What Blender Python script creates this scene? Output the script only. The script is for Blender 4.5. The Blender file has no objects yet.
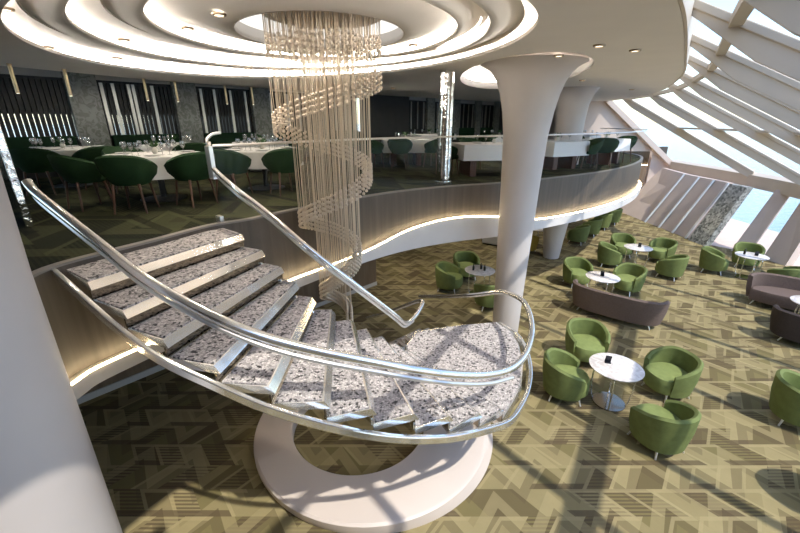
import bpy, bmesh, math, random
from mathutils import Vector, Matrix
random.seed(7)
PI = math.pi
sc = bpy.context.scene
COL = sc.collection

# ------------------------------------------------------------------ materials
def new_mat(name):
    m = bpy.data.materials.new(name); m.use_nodes = True
    nt = m.node_tree; nt.nodes.clear()
    out = nt.nodes.new('ShaderNodeOutputMaterial')
    return m, nt, out

def bsdf(nt, out, base=(0.8, 0.8, 0.8), rough=0.5, metal=0.0, spec=0.5):
    b = nt.nodes.new('ShaderNodeBsdfPrincipled')
    b.inputs['Base Color'].default_value = (*base, 1)
    b.inputs['Roughness'].default_value = rough
    b.inputs['Metallic'].default_value = metal
    b.inputs['Specular IOR Level'].default_value = spec
    nt.links.new(b.outputs[0], out.inputs['Surface'])
    return b

def plain(name, base, rough=0.5, metal=0.0, spec=0.5, noise=0.0, scale=6.0, bump=0.0):
    m, nt, out = new_mat(name)
    b = bsdf(nt, out, base, rough, metal, spec)
    if noise or bump:
        tc = nt.nodes.new('ShaderNodeTexCoord')
        n = nt.nodes.new('ShaderNodeTexNoise'); n.inputs['Scale'].default_value = scale
        n.inputs['Detail'].default_value = 5
        nt.links.new(tc.outputs['Object'], n.inputs['Vector'])
        if noise:
            r = nt.nodes.new('ShaderNodeValToRGB')
            r.color_ramp.elements[0].position = 0.3; r.color_ramp.elements[1].position = 0.7
            r.color_ramp.elements[0].color = (*[c * (1 - noise) for c in base], 1)
            r.color_ramp.elements[1].color = (*[min(1, c * (1 + noise)) for c in base], 1)
            nt.links.new(n.outputs['Fac'], r.inputs[0]); nt.links.new(r.outputs[0], b.inputs['Base Color'])
        if bump:
            bp = nt.nodes.new('ShaderNodeBump'); bp.inputs['Strength'].default_value = bump
            bp.inputs['Distance'].default_value = 0.02
            nt.links.new(n.outputs['Fac'], bp.inputs['Height']); nt.links.new(bp.outputs[0], b.inputs['Normal'])
    return m

def emit(name, color, strength):
    m, nt, out = new_mat(name)
    e = nt.nodes.new('ShaderNodeEmission')
    e.inputs[0].default_value = (*color, 1); e.inputs[1].default_value = strength
    nt.links.new(e.outputs[0], out.inputs['Surface'])
    return m

def glass(name, tint=(1, 1, 1), gloss=0.05):
    m, nt, out = new_mat(name)
    t = nt.nodes.new('ShaderNodeBsdfTransparent'); t.inputs[0].default_value = (*tint, 1)
    g = nt.nodes.new('ShaderNodeBsdfGlossy'); g.inputs['Roughness'].default_value = 0.02
    mx = nt.nodes.new('ShaderNodeMixShader'); mx.inputs[0].default_value = gloss
    nt.links.new(t.outputs[0], mx.inputs[1]); nt.links.new(g.outputs[0], mx.inputs[2])
    nt.links.new(mx.outputs[0], out.inputs['Surface'])
    return m

class NG:
    """tiny helper for building math node chains"""
    def __init__(s, nt): s.nt = nt
    def val(s, x, sock):
        if isinstance(x, (int, float)): sock.default_value = x
        else: s.nt.links.new(x, sock)
    def m(s, op, a, b=0.0, c=0.0):
        n = s.nt.nodes.new('ShaderNodeMath'); n.operation = op
        s.val(a, n.inputs[0]); s.val(b, n.inputs[1]); s.val(c, n.inputs[2])
        return n.outputs[0]
    def mix(s, f, a, b):
        n = s.nt.nodes.new('ShaderNodeMix'); n.data_type = 'RGBA'
        s.val(f, n.inputs[0])
        for x, sk in ((a, n.inputs[6]), (b, n.inputs[7])):
            if isinstance(x, tuple): sk.default_value = (*x, 1)
            else: s.nt.links.new(x, sk)
        return n.outputs[2]

def carpet(name, beige, olive, brown, sx, sy, rot=0.0):
    m, nt, out = new_mat(name)
    b = bsdf(nt, out, olive, 0.95, 0, 0.1)
    g = NG(nt)
    tc = nt.nodes.new('ShaderNodeTexCoord')
    mp = nt.nodes.new('ShaderNodeMapping'); mp.inputs['Rotation'].default_value = (0, 0, rot)
    nt.links.new(tc.outputs['Object'], mp.inputs[0])
    sp = nt.nodes.new('ShaderNodeSeparateXYZ'); nt.links.new(mp.outputs[0], sp.inputs[0])
    X, Y = sp.outputs[0], sp.outputs[1]
    u = g.m('DIVIDE', X, sx); v = g.m('DIVIDE', Y, sy)
    fv2 = g.m('FRACT', g.m('MULTIPLY', v, 2.0)); row2 = g.m('FLOOR', g.m('MULTIPLY', v, 2.0))
    par = g.m('MODULO', g.m('ABSOLUTE', row2), 2.0)
    sgn = g.m('SUBTRACT', g.m('MULTIPLY', par, 2.0), 1.0)
    us = g.m('ADD', g.m('ADD', g.m('MULTIPLY', u, 2.0), g.m('MULTIPLY', g.m('MULTIPLY', g.m('SUBTRACT', fv2, 0.5), 0.9), sgn)), g.m('ADD', g.m('MULTIPLY', row2, 0.37), 100.0))
    fu = g.m('FRACT', us); cell = g.m('FLOOR', us)
    wn = nt.nodes.new('ShaderNodeTexWhiteNoise'); wn.noise_dimensions = '2D'
    cb = nt.nodes.new('ShaderNodeCombineXYZ'); nt.links.new(cell, cb.inputs[0]); nt.links.new(row2, cb.inputs[1])
    nt.links.new(cb.outputs[0], wn.inputs['Vector'])
    rnd = wn.outputs['Value']
    mid = tuple((a + c) / 2 for a, c in zip(beige, olive))
    dk = tuple((a + c) / 2 for a, c in zip(brown, olive))
    # marquetry of sheared lozenges in close tones
    rp = nt.nodes.new('ShaderNodeValToRGB'); rp.color_ramp.interpolation = 'CONSTANT'
    els = rp.color_ramp.elements
    els[0].position = 0.0; els[0].color = (*olive, 1); els[1].position = 0.34; els[1].color = (*mid, 1)
    for p_, c_ in ((0.58, dk), (0.74, olive), (0.86, mid)):
        e_ = els.new(p_); e_.color = (*c_, 1)
    nt.links.new(rnd, rp.inputs[0]); base = rp.outputs[0]
    rib = g.m('GREATER_THAN', g.m('FRACT', g.m('MULTIPLY', Y, 20.0)), 0.48)
    # brown wedges made of fine ribs, pointing up in alternate rows
    ribcell = g.m('LESS_THAN', g.m('FRACT', g.m('MULTIPLY', rnd, 5.0)), 0.36)
    base = g.mix(g.m('MULTIPLY', ribcell, g.m('MULTIPLY', rib, 0.8)), base, brown)
    # broad soft chevrons across the whole field
    tu = g.m('ABSOLUTE', g.m('SUBTRACT', g.m('FRACT', g.m('ADD', u, 100.25)), 0.5))
    ch = g.m('FRACT', g.m('ADD', g.m('SUBTRACT', v, g.m('MULTIPLY', tu, 1.3)), 100.0))
    base = g.mix(g.m('MULTIPLY', g.m('LESS_THAN', ch, 0.32), 0.45), base, beige)
    base = g.mix(g.m('MULTIPLY', g.m('GREATER_THAN', ch, 0.72), 0.35), base, brown)
    # light strokes along two sides of the lozenges
    e1 = g.m('LESS_THAN', fu, 0.15); e2 = g.m('GREATER_THAN', fv2, 0.86)
    on = g.m('GREATER_THAN', g.m('FRACT', g.m('MULTIPLY', rnd, 7.0)), 0.42)
    base = g.mix(g.m('MULTIPLY', g.m('MULTIPLY', g.m('MAXIMUM', e1, e2), on), 0.6), base, beige)
    # brown bars along the bottom of some lozenges
    e3 = g.m('MULTIPLY', g.m('LESS_THAN', fv2, 0.22), g.m('LESS_THAN', g.m('FRACT', g.m('MULTIPLY', rnd, 13.0)), 0.38))
    base = g.mix(g.m('MULTIPLY', e3, 0.75), base, brown)
    n = nt.nodes.new('ShaderNodeTexNoise'); n.inputs['Scale'].default_value = 2.5; n.inputs['Detail'].default_value = 8
    n.inputs['Roughness'].default_value = 0.75
    nt.links.new(tc.outputs['Object'], n.inputs['Vector'])
    base = g.mix(g.m('MULTIPLY', g.m('SUBTRACT', n.outputs['Fac'], 0.35), 0.6), base, tuple(x * 0.75 for x in olive))
    nt.links.new(base, b.inputs['Base Color'])
    n2 = nt.nodes.new('ShaderNodeTexNoise'); n2.inputs['Scale'].default_value = 250
    nt.links.new(tc.outputs['Object'], n2.inputs['Vector'])
    bp = nt.nodes.new('ShaderNodeBump'); bp.inputs['Strength'].default_value = 0.25; bp.inputs['Distance'].default_value = 0.01
    nt.links.new(n2.outputs['Fac'], bp.inputs['Height']); nt.links.new(bp.outputs[0], b.inputs['Normal'])
    return m

def pebble(name):
    m, nt, out = new_mat(name)
    b = bsdf(nt, out, (0.6, 0.6, 0.6), 0.85, 0, 0.2)
    tc = nt.nodes.new('ShaderNodeTexCoord')
    vo = nt.nodes.new('ShaderNodeTexVoronoi'); vo.inputs['Scale'].default_value = 46
    nt.links.new(tc.outputs['Object'], vo.inputs['Vector'])
    sp = nt.nodes.new('ShaderNodeSeparateColor'); nt.links.new(vo.outputs['Color'], sp.inputs[0])
    r = nt.nodes.new('ShaderNodeValToRGB'); cr = r.color_ramp
    cr.elements[0].position = 0.0; cr.elements[0].color = (0.035, 0.032, 0.032, 1)
    cr.elements[1].position = 1.0; cr.elements[1].color = (0.72, 0.67, 0.65, 1)
    for p, c in ((0.08, (0.10, 0.095, 0.095)), (0.18, (0.33, 0.305, 0.30)), (0.5, (0.49, 0.45, 0.44)), (0.8, (0.60, 0.555, 0.54))):
        e = cr.elements.new(p); e.color = (*c, 1)
    nt.links.new(sp.outputs[0], r.inputs[0])
    vd = nt.nodes.new('ShaderNodeTexVoronoi'); vd.feature = 'DISTANCE_TO_EDGE'; vd.inputs['Scale'].default_value = 46
    nt.links.new(tc.outputs['Object'], vd.inputs['Vector'])
    g = NG(nt)
    gap = g.m('LESS_THAN', vd.outputs['Distance'], 0.07)
    nt.links.new(g.mix(g.m('MULTIPLY', gap, 0.45), r.outputs[0], (0.05, 0.045, 0.045)), b.inputs['Base Color'])
    bp = nt.nodes.new('ShaderNodeBump'); bp.inputs['Strength'].default_value = 0.6; bp.inputs['Distance'].default_value = 0.012
    nt.links.new(vd.outputs['Distance'], bp.inputs['Height']); nt.links.new(bp.outputs[0], b.inputs['Normal'])
    return m

def marble(name, c0, c1, scale=2.0, rough=0.25):
    m, nt, out = new_mat(name)
    b = bsdf(nt, out, c0, rough)
    tc = nt.nodes.new('ShaderNodeTexCoord')
    n = nt.nodes.new('ShaderNodeTexNoise'); n.inputs['Scale'].default_value = scale; n.inputs['Detail'].default_value = 9
    n.inputs['Distortion'].default_value = 2.2
    nt.links.new(tc.outputs['Object'], n.inputs['Vector'])
    r = nt.nodes.new('ShaderNodeValToRGB')
    r.color_ramp.elements[0].position = 0.42; r.color_ramp.elements[0].color = (*c1, 1)
    r.color_ramp.elements[1].position = 0.56; r.color_ramp.elements[1].color = (*c0, 1)
    nt.links.new(n.outputs['Fac'], r.inputs[0]); nt.links.new(r.outputs[0], b.inputs['Base Color'])
    return m

def wood(name, c0, c1, scale=(26, 26, 1.2), rough=0.45):
    m, nt, out = new_mat(name)
    b = bsdf(nt, out, c0, rough)
    tc = nt.nodes.new('ShaderNodeTexCoord')
    mp = nt.nodes.new('ShaderNodeMapping'); mp.inputs['Scale'].default_value = scale
    nt.links.new(tc.outputs['Object'], mp.inputs[0])
    n = nt.nodes.new('ShaderNodeTexNoise'); n.inputs['Scale'].default_value = 1.0; n.inputs['Detail'].default_value = 4
    nt.links.new(mp.outputs[0], n.inputs['Vector'])
    r = nt.nodes.new('ShaderNodeValToRGB')
    r.color_ramp.elements[0].position = 0.3; r.color_ramp.elements[0].color = (*c0, 1)
    r.color_ramp.elements[1].position = 0.7; r.color_ramp.elements[1].color = (*c1, 1)
    nt.links.new(n.outputs['Fac'], r.inputs[0]); nt.links.new(r.outputs[0], b.inputs['Base Color'])
    return m

MAT = dict(
    carpet=carpet('lounge_carpet', (0.385, 0.318, 0.170), (0.190, 0.158, 0.072), (0.100, 0.072, 0.044), 0.68, 0.74),
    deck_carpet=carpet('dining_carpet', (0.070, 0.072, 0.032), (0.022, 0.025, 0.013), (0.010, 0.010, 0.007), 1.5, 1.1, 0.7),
    ceiling=plain('ceiling_paint', (0.84, 0.795, 0.745), 0.6, noise=0.02, scale=2),
    white=plain('warm_white_plaster', (0.72, 0.68, 0.64), 0.55, noise=0.02, scale=2),
    plinth=plain('cream_plaster', (0.66, 0.57, 0.51), 0.45, noise=0.02, scale=2),
    column=plain('column_plaster', (0.60, 0.55, 0.52), 0.5, noise=0.02, scale=2),
    cream=plain('cream_wall', (0.62, 0.52, 0.46), 0.6, noise=0.03, scale=2),
    beam=plain('roof_beam_paint', (0.62, 0.54, 0.445), 0.55, noise=0.02, scale=2),
    fascia=wood('fascia_wood', (0.055, 0.043, 0.033), (0.088, 0.071, 0.056), (14, 14, 0.5), 0.5),
    brown=wood('brown_wall_wood', (0.13, 0.085, 0.05), (0.20, 0.14, 0.09), (10, 10, 0.6), 0.5),
    dark_panel=plain('dark_wall_panel', (0.055, 0.05, 0.046), 0.5, noise=0.1, scale=3),
    black=plain('black_metal', (0.012, 0.012, 0.013), 0.35),
    black_slat=plain('black_slat', (0.010, 0.010, 0.010), 0.45),
    silver_slat=plain('silver_slat', (0.62, 0.60, 0.56), 0.3, 0.7),
    header=plain('window_header_paint', (0.52, 0.50, 0.47), 0.6),
    edge_trim=plain('edge_trim', (0.20, 0.18, 0.16), 0.5),
    blind=plain('darkening_sheet', (0.014, 0.013, 0.012), 0.8),  # for the added sheet that darkens the upper windows
    marble=marble('grey_marble', (0.40, 0.40, 0.36), (0.24, 0.25, 0.21), 5.5),
    table_marble=marble('white_marble', (0.80, 0.76, 0.73), (0.62, 0.57, 0.54), 5.0, 0.2),
    chrome=plain('polished_chrome', (0.93, 0.93, 0.92), 0.16, 0.88),
    bronze_mirror=plain('bronze_mirror', (0.34, 0.30, 0.24), 0.12, 1.0),
    chrome_soft=plain('brushed_steel', (0.88, 0.87, 0.85), 0.3, 0.75),
    wavy=plain('rippled_mirror', (0.86, 0.86, 0.85), 0.06, 1.0, bump=1.0, scale=5),
    pebble=pebble('speckled_carpet'),
    velvet=plain('green_velvet', (0.160, 0.196, 0.068), 0.8, 0, 0.2, noise=0.12, scale=9),
    velvet_seat=plain('green_velvet_cushion', (0.215, 0.262, 0.092), 0.8, 0, 0.2, noise=0.12, scale=9),
    ochre=plain('ochre_velvet', (0.30, 0.20, 0.03), 0.8, 0, 0.2, noise=0.1, scale=9),
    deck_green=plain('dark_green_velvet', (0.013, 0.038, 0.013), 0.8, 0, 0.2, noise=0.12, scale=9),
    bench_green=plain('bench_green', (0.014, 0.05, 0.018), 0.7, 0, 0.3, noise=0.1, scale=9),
    mauve=plain('mauve_fabric', (0.155, 0.115, 0.10), 0.85, 0, 0.15, noise=0.1, scale=30),
    charcoal=plain('charcoal_fabric', (0.062, 0.050, 0.048), 0.85, 0, 0.15, noise=0.1, scale=30),
    pale_fabric=plain('pale_fabric', (0.66, 0.62, 0.56), 0.85, 0, 0.15),
    walnut=wood('walnut', (0.055, 0.025, 0.015), (0.10, 0.045, 0.028), (20, 20, 2)),
    slab_wood=wood('red_brown_wood', (0.085, 0.032, 0.02), (0.13, 0.05, 0.03), (20, 20, 2)),
    cloth=plain('white_linen', (0.74, 0.73, 0.71), 0.85, 0, 0.1),
    china=plain('white_china', (0.8, 0.8, 0.78), 0.2),
    brass=plain('brass', (0.72, 0.55, 0.33), 0.28, 1.0),
    dl_rim=plain('bronze_rim', (0.34, 0.25, 0.16), 0.3, 0.9),
    strand=plain('champagne_strand', (0.66, 0.55, 0.41), 0.4, 0.3),
    bead=plain('champagne_bead', (0.70, 0.60, 0.49), 0.28, 0.5),
    led=emit('led_strip', (1.0, 0.80, 0.48), 22),
    cove=emit('cove_strip', (1.0, 0.95, 0.88), 50),
    disc=emit('luminous_disc', (1.0, 0.97, 0.92), 1.1),
    lamp=emit('lamp_face', (1.0, 0.86, 0.66), 4),
    glass=glass('clear_glass', (0.995, 0.998, 0.996), 0.006),
    roof_glass=glass('roof_glass', (0.96, 0.98, 0.99), 0.02),
    wine=glass('wine_glass', (0.9, 0.9, 0.9), 0.22),
    terrace=plain('terrace_deck', (0.66, 0.52, 0.45), 0.7, noise=0.04, scale=3),
    menu=plain('black_card', (0.012, 0.014, 0.022), 0.35),
    bottle=plain('dark_bottle', (0.012, 0.012, 0.010), 0.15),
    leaf=plain('leaf_green', (0.03, 0.09, 0.02), 0.5),
    ivory=plain('ivory_vase', (0.6, 0.58, 0.52), 0.4),
)

def lattice_mat():
    m, nt, out = new_mat('silver_tile')
    b = bsdf(nt, out, (0.6, 0.62, 0.60), 0.35, 0.45)
    tc = nt.nodes.new('ShaderNodeTexCoord')
    vo = nt.nodes.new('ShaderNodeTexVoronoi'); vo.inputs['Scale'].default_value = 14
    nt.links.new(tc.outputs['Object'], vo.inputs['Vector'])
    r = nt.nodes.new('ShaderNodeValToRGB')
    r.color_ramp.elements[0].color = (0.16, 0.18, 0.17, 1); r.color_ramp.elements[1].color = (0.75, 0.78, 0.76, 1)
    sp = nt.nodes.new('ShaderNodeSeparateColor'); nt.links.new(vo.outputs['Color'], sp.inputs[0])
    nt.links.new(sp.outputs[0], r.inputs[0]); nt.links.new(r.outputs[0], b.inputs['Base Color'])
    return m
MAT['tile'] = lattice_mat()

def sea_mat():
    m, nt, out = new_mat('sea_water')
    b = bsdf(nt, out, (0.22, 0.34, 0.43), 0.16, 0, 0.5)
    tc = nt.nodes.new('ShaderNodeTexCoord')
    mp = nt.nodes.new('ShaderNodeMapping'); mp.inputs['Scale'].default_value = (0.25, 0.8, 1)
    nt.links.new(tc.outputs['Object'], mp.inputs[0])
    n = nt.nodes.new('ShaderNodeTexNoise'); n.inputs['Scale'].default_value = 1.2; n.inputs['Detail'].default_value = 6
    nt.links.new(mp.outputs[0], n.inputs['Vector'])
    bp = nt.nodes.new('ShaderNodeBump'); bp.inputs['Strength'].default_value = 0.35; bp.inputs['Distance'].default_value = 0.5
    nt.links.new(n.outputs['Fac'], bp.inputs['Height']); nt.links.new(bp.outputs[0], b.inputs['Normal'])
    return m
MAT['sea'] = sea_mat()

# ------------------------------------------------------------------ mesh builder
class MB:
    def __init__(s): s.v = []; s.f = []
    def add(s, vs, fs):
        o = len(s.v); s.v += [tuple(p) for p in vs]; s.f += [tuple(i + o for i in f) for f in fs]; return s
    def box(s, c, d, rz=0.0, taper=1.0):
        x, y, z = (k / 2 for k in d); vs = []
        for sz in (-1, 1):
            k = taper if sz < 0 else 1
            for sx, sy in ((-1, -1), (1, -1), (1, 1), (-1, 1)):
                px, py = sx * x * k, sy * y * k
                vs.append((c[0] + px * math.cos(rz) - py * math.sin(rz), c[1] + px * math.sin(rz) + py * math.cos(rz), c[2] + sz * z))
        return s.add(vs, [(3, 2, 1, 0), (4, 5, 6, 7), (0, 1, 5, 4), (1, 2, 6, 5), (2, 3, 7, 6), (3, 0, 4, 7)])
    def rings(s, rings, closed=True, cap=True):
        n = len(rings[0]); vs = [p for r in rings for p in r]; fs = []
        for i in range(len(rings) - 1):
            for j in range(n if closed else n - 1):
                k = (j + 1) % n
                fs.append((i * n + j, i * n + k, (i + 1) * n + k, (i + 1) * n + j))
        if cap and closed:
            fs.append(tuple(reversed(range(n)))); fs.append(tuple(range((len(rings) - 1) * n, len(rings) * n)))
        return s.add(vs, fs)
    def loop(s, rings, n_closed=True):
        """rings joined into a torus"""
        n = len(rings[0]); R = len(rings); vs = [p for r in rings for p in r]; fs = []
        for i in range(R):
            for j in range(n):
                k = (j + 1) % n; q = (i + 1) % R
                fs.append((i * n + j, i * n + k, q * n + k, q * n + j))
        return s.add(vs, fs)
    def lathe(s, prof, c=(0, 0, 0), n=24, cap=True):
        rs = [[(c[0] + r * math.cos(2 * PI * k / n), c[1] + r * math.sin(2 * PI * k / n), c[2] + z) for k in range(n)] for r, z in prof]
        return s.rings(rs, True, cap)
    def cyl(s, c, r, h, n=16, r2=None):
        return s.lathe([(r, 0), (r if r2 is None else r2, h)], c, n)
    def tube(s, pts, r, n=8, closed=False):
        P = [Vector(p) for p in pts]; rs = []; up = None; N = len(P)
        for i, p in enumerate(P):
            a = P[(i - 1) % N] if closed else P[max(0, i - 1)]
            b = P[(i + 1) % N] if closed else P[min(N - 1, i + 1)]
            t = (b - a).normalized()
            if up is None:
                up = Vector((0, 0, 1)) if abs(t.z) < 0.9 else Vector((1, 0, 0))
            u = (up - t * up.dot(t)).normalized(); w = t.cross(u); up = u
            rr = r[i] if isinstance(r, (list, tuple)) else r
            rs.append([p + (u * math.cos(2 * PI * k / n) + w * math.sin(2 * PI * k / n)) * rr for k in range(n)])
        if closed: return s.loop(rs)
        return s.rings(rs)
    def prism(s, poly, z0, z1):
        n = len(poly)
        a = [(p[0], p[1], z0 if len(p) < 3 else p[2] + z0) for p in poly]
        b = [(p[0], p[1], z1 if len(p) < 3 else p[2] + z1) for p in poly]
        area = sum(poly[i][0] * poly[(i + 1) % n][1] - poly[(i + 1) % n][0] * poly[i][1] for i in range(n))
        if area < 0: a.reverse(); b.reverse()
        fs = [tuple(reversed(range(n))), tuple(range(n, 2 * n))] + [(i, (i + 1) % n, n + (i + 1) % n, n + i) for i in range(n)]
        return s.add(a + b, fs)
    def quadslab(s, p, t):
        """thick plate from a 3-D polygon, thickness along its normal"""
        P = [Vector(q) for q in p]; nrm = (P[1] - P[0]).cross(P[2] - P[0]).normalized() * t / 2; n = len(P)
        vs = [q - nrm for q in P] + [q + nrm for q in P]
        return s.add(vs, [tuple(reversed(range(n))), tuple(range(n, 2 * n))] + [(i, (i + 1) % n, n + (i + 1) % n, n + i) for i in range(n)])
    def sphere(s, c, r, n=8, m=6):
        rs = [[(c[0] + r * math.sin(PI * i / m) * math.cos(2 * PI * k / n), c[1] + r * math.sin(PI * i / m) * math.sin(2 * PI * k / n), c[2] - r * math.cos(PI * i / m)) for k in range(n)] for i in range(1, m)]
        return s.rings(rs)
    def ico(s, c, r):
        x, y, z = c
        return s.add([(x + r, y, z), (x - r, y, z), (x, y + r, z), (x, y - r, z), (x, y, z + r), (x, y, z - r)],
                     [(0, 2, 4), (2, 1, 4), (1, 3, 4), (3, 0, 4), (2, 0, 5), (1, 2, 5), (3, 1, 5), (0, 3, 5)])
    def build(s, name, mat, parent=None, smooth=True, bevel=0.0, seg=2, world=False, subsurf=0):
        me = bpy.data.meshes.new(name); me.from_pydata(s.v, [], s.f)
        bm = bmesh.new(); bm.from_mesh(me); bmesh.ops.recalc_face_normals(bm, faces=bm.faces[:]); bm.to_mesh(me); bm.free()
        me.materials.append(MAT[mat] if isinstance(mat, str) else mat)
        o = bpy.data.objects.new(name, me); COL.objects.link(o)
        if smooth:
            me.polygons.foreach_set('use_smooth', [True] * len(me.polygons))
            if not subsurf:
                try: me.set_sharp_from_angle(angle=math.radians(38))
                except Exception: pass
        if bevel:
            b = o.modifiers.new('bevel', 'BEVEL'); b.width = bevel; b.segments = seg; b.limit_method = 'ANGLE'; b.angle_limit = math.radians(40)
        if subsurf:
            q = o.modifiers.new('subd', 'SUBSURF'); q.levels = subsurf; q.render_levels = subsurf
        if parent is not None:
            o.parent = parent
            if world:
                p = parent
                off = Vector((0, 0, 0))
                while p is not None: off += Vector(p.location); p = p.parent
                o.location = -off
        return o

def thing(name, label, cat, loc=(0, 0, 0), rz=0.0, group=None):
    o = bpy.data.objects.new(name, None); COL.objects.link(o)
    o.empty_display_size = 0.1; o.location = loc; o.rotation_euler = (0, 0, rz)
    return tag(o, label, cat, group)

def tag(o, label, cat, group=None):
    o['label'] = label; o['category'] = cat
    if group: o['group'] = group
    return o

def struct(o):
    o['kind'] = 'structure'; return o

def dup(root, loc, rz, label, group=None, mats=None):
    def cp(o, par):
        c = o.copy(); COL.objects.link(c)
        if par is not None: c.parent = par
        for ch in o.children: cp(ch, c)
        return c
    r = cp(root, None)
    r.location = loc; r.rotation_euler = (0, 0, rz); r['label'] = label
    if group: r['group'] = group
    return r

def catmull(P, n=6, closed=False):
    P = [Vector(p) for p in P]; out = []; N = len(P)
    for i in range(N if closed else N - 1):
        g = (lambda k: P[k % N]) if closed else (lambda k: P[min(N - 1, max(0, k))])
        p0, p1, p2, p3 = g(i - 1), g(i), g(i + 1), g(i + 2)
        for k in range(n):
            t = k / n
            out.append(0.5 * ((2 * p1) + (p2 - p0) * t + (2 * p0 - 5 * p1 + 4 * p2 - p3) * t * t + (3 * p1 - p0 - 3 * p2 + p3) * t ** 3))
    if not closed: out.append(P[-1].copy())
    return out

def ellipse(cx, cy, a, b, rot, n=96, grow=0.0):
    c, s = math.cos(rot), math.sin(rot)
    return [(cx + (a + grow) * math.cos(t) * c - (b + grow) * math.sin(t) * s, cy + (a + grow) * math.cos(t) * s + (b + grow) * math.sin(t) * c)
            for t in (2 * PI * k / n for k in range(n))]

def holed_plate(name, outer, holes, z0, z1, mat):
    bm = bmesh.new(); edges = []
    for L in [outer] + holes:
        vs = [bm.verts.new((p[0], p[1], z0)) for p in L]
        for i in range(len(vs)): edges.append(bm.edges.new((vs[i], vs[(i + 1) % len(vs)])))
    bmesh.ops.triangle_fill(bm, use_beauty=True, use_dissolve=False, edges=edges)
    faces = bm.faces[:]
    r = bmesh.ops.extrude_face_region(bm, geom=faces)
    bmesh.ops.translate(bm, vec=(0, 0, z1 - z0), verts=[g for g in r['geom'] if isinstance(g, bmesh.types.BMVert)])
    bmesh.ops.recalc_face_normals(bm, faces=bm.faces[:])
    me = bpy.data.meshes.new(name); bm.to_mesh(me); bm.free()
    me.materials.append(MAT[mat])
    o = bpy.data.objects.new(name, me); COL.objects.link(o)
    return struct(o)

# ------------------------------------------------------------------ camera, sky, sun
ZD, ZC = 3.15, 5.35            # dining deck level, ceiling level
cam = bpy.data.cameras.new('camera'); co = bpy.data.objects.new('camera', cam); COL.objects.link(co)
cam.sensor_width = 36; cam.lens = 391 / 800 * 36; cam.clip_start = 0.05; cam.clip_end = 9000
co.location = (0, 0, 4.4); co.rotation_euler = (math.radians(90) - math.atan(144.5 / 391), 0, 0)
sc.camera = co

w = bpy.data.worlds.new('sky'); sc.world = w; w.use_nodes = True
nt = w.node_tree; nt.nodes.clear()
sky = nt.nodes.new('ShaderNodeTexSky'); sky.sky_type = 'NISHITA'; sky.sun_disc = False
SUN = Vector((-0.45, 0.46, -1.0))
sky.sun_elevation = math.atan2(1.0, math.hypot(SUN.x, SUN.y)); sky.sun_rotation = math.atan2(-SUN.x, -SUN.y)
sky.air_density = 1.0; sky.dust_density = 0.6; sky.ozone_density = 1.0
bg = nt.nodes.new('ShaderNodeBackground'); bg.inputs[1].default_value = 0.34
wo = nt.nodes.new('ShaderNodeOutputWorld')
nt.links.new(sky.outputs[0], bg.inputs[0]); nt.links.new(bg.outputs[0], wo.inputs[0])
sl = bpy.data.lights.new('sun', 'SUN'); sl.energy = 3.8; sl.angle = math.radians(0.9); sl.color = (1.0, 0.94, 0.84)
so = bpy.data.objects.new('sun', sl); COL.objects.link(so); so.rotation_euler = SUN.to_track_quat('-Z', 'Y').to_euler(); so.location = (8, -6, 14)

# ------------------------------------------------------------------ lower floor, sea, terrace
FACADE = [(11.7, 20.6), (11.7, 17.9), (11.75, 14.4), (12.6, 13.3), (12.9, 11.0), (11.9, 7.8), (10.4, 4.8), (8.6, 2.0), (6.8, -0.8), (5.2, -3.2)]
EAVE = [(13.9, 20.6), (13.45, 15.0), (13.4, 13.2), (13.15, 11.2), (12.3, 8.6), (10.9, 6.0), (9.4, 3.6), (7.7, 1.2), (6.4, -0.8), (4.9, -3.2)]
ZE = 2.3
floor_poly = [(-10, -3.2), (5.2, -3.2)] + [p for p in reversed(FACADE)][1:] + [(13.9, 22.6), (-10, 22.6)]
struct(MB().prism(floor_poly, -0.12, 0.0).build('floor', 'carpet', smooth=False))
struct(MB().prism([(5.2, -6), (16.2, -6), (16.2, 30), (12.5, 30)] + [(12.5, 22.6)] + FACADE, -0.14, -0.03).build('terrace_floor', 'terrace', smooth=False))
struct(MB().prism([(-3000, -3000), (4000, -3000), (4000, 5000), (-3000, 5000)], -14.2, -14.0).build('sea', 'sea', smooth=False))

# ------------------------------------------------------------------ dining deck
EDGE_PX = [(-3.65, 1.6), (-3.38, 2.3), (-3.13, 2.9), (-3.11, 3.38), (-2.70, 4.17), (-2.40, 4.79), (-2.02, 5.15), (-1.50, 5.85), (-0.53, 6.94), (0.2, 7.56),
           (1.09, 8.06), (2.15, 8.5), (3.31, 9.15), (5.37, 10.58), (7.11, 12.3), (8.49, 14.16), (9.3, 15.7), (9.55, 17.06), (9.3, 18.6), (8.9, 20.6)]
EDGE = catmull([(x, y, 0) for x, y in EDGE_PX], 5)
deck_back = [(-10.5, 20.6), (-10.5, 1.6)]
deck_poly = [(p.x, p.y) for p in EDGE] + [(8.9, 33.0), (8.5, 33.0), (-10.5, 12.0), (-10.5, 1.6)]
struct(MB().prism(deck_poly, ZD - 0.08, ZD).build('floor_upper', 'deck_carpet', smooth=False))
inset = [(p.x - 0.06 * 0.7, p.y + 0.06 * 0.7) for p in EDGE]
struct(MB().prism(inset + deck_poly[len(EDGE):], 2.02, ZD - 0.09).build('ceiling_lower', 'white', smooth=False))

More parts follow.
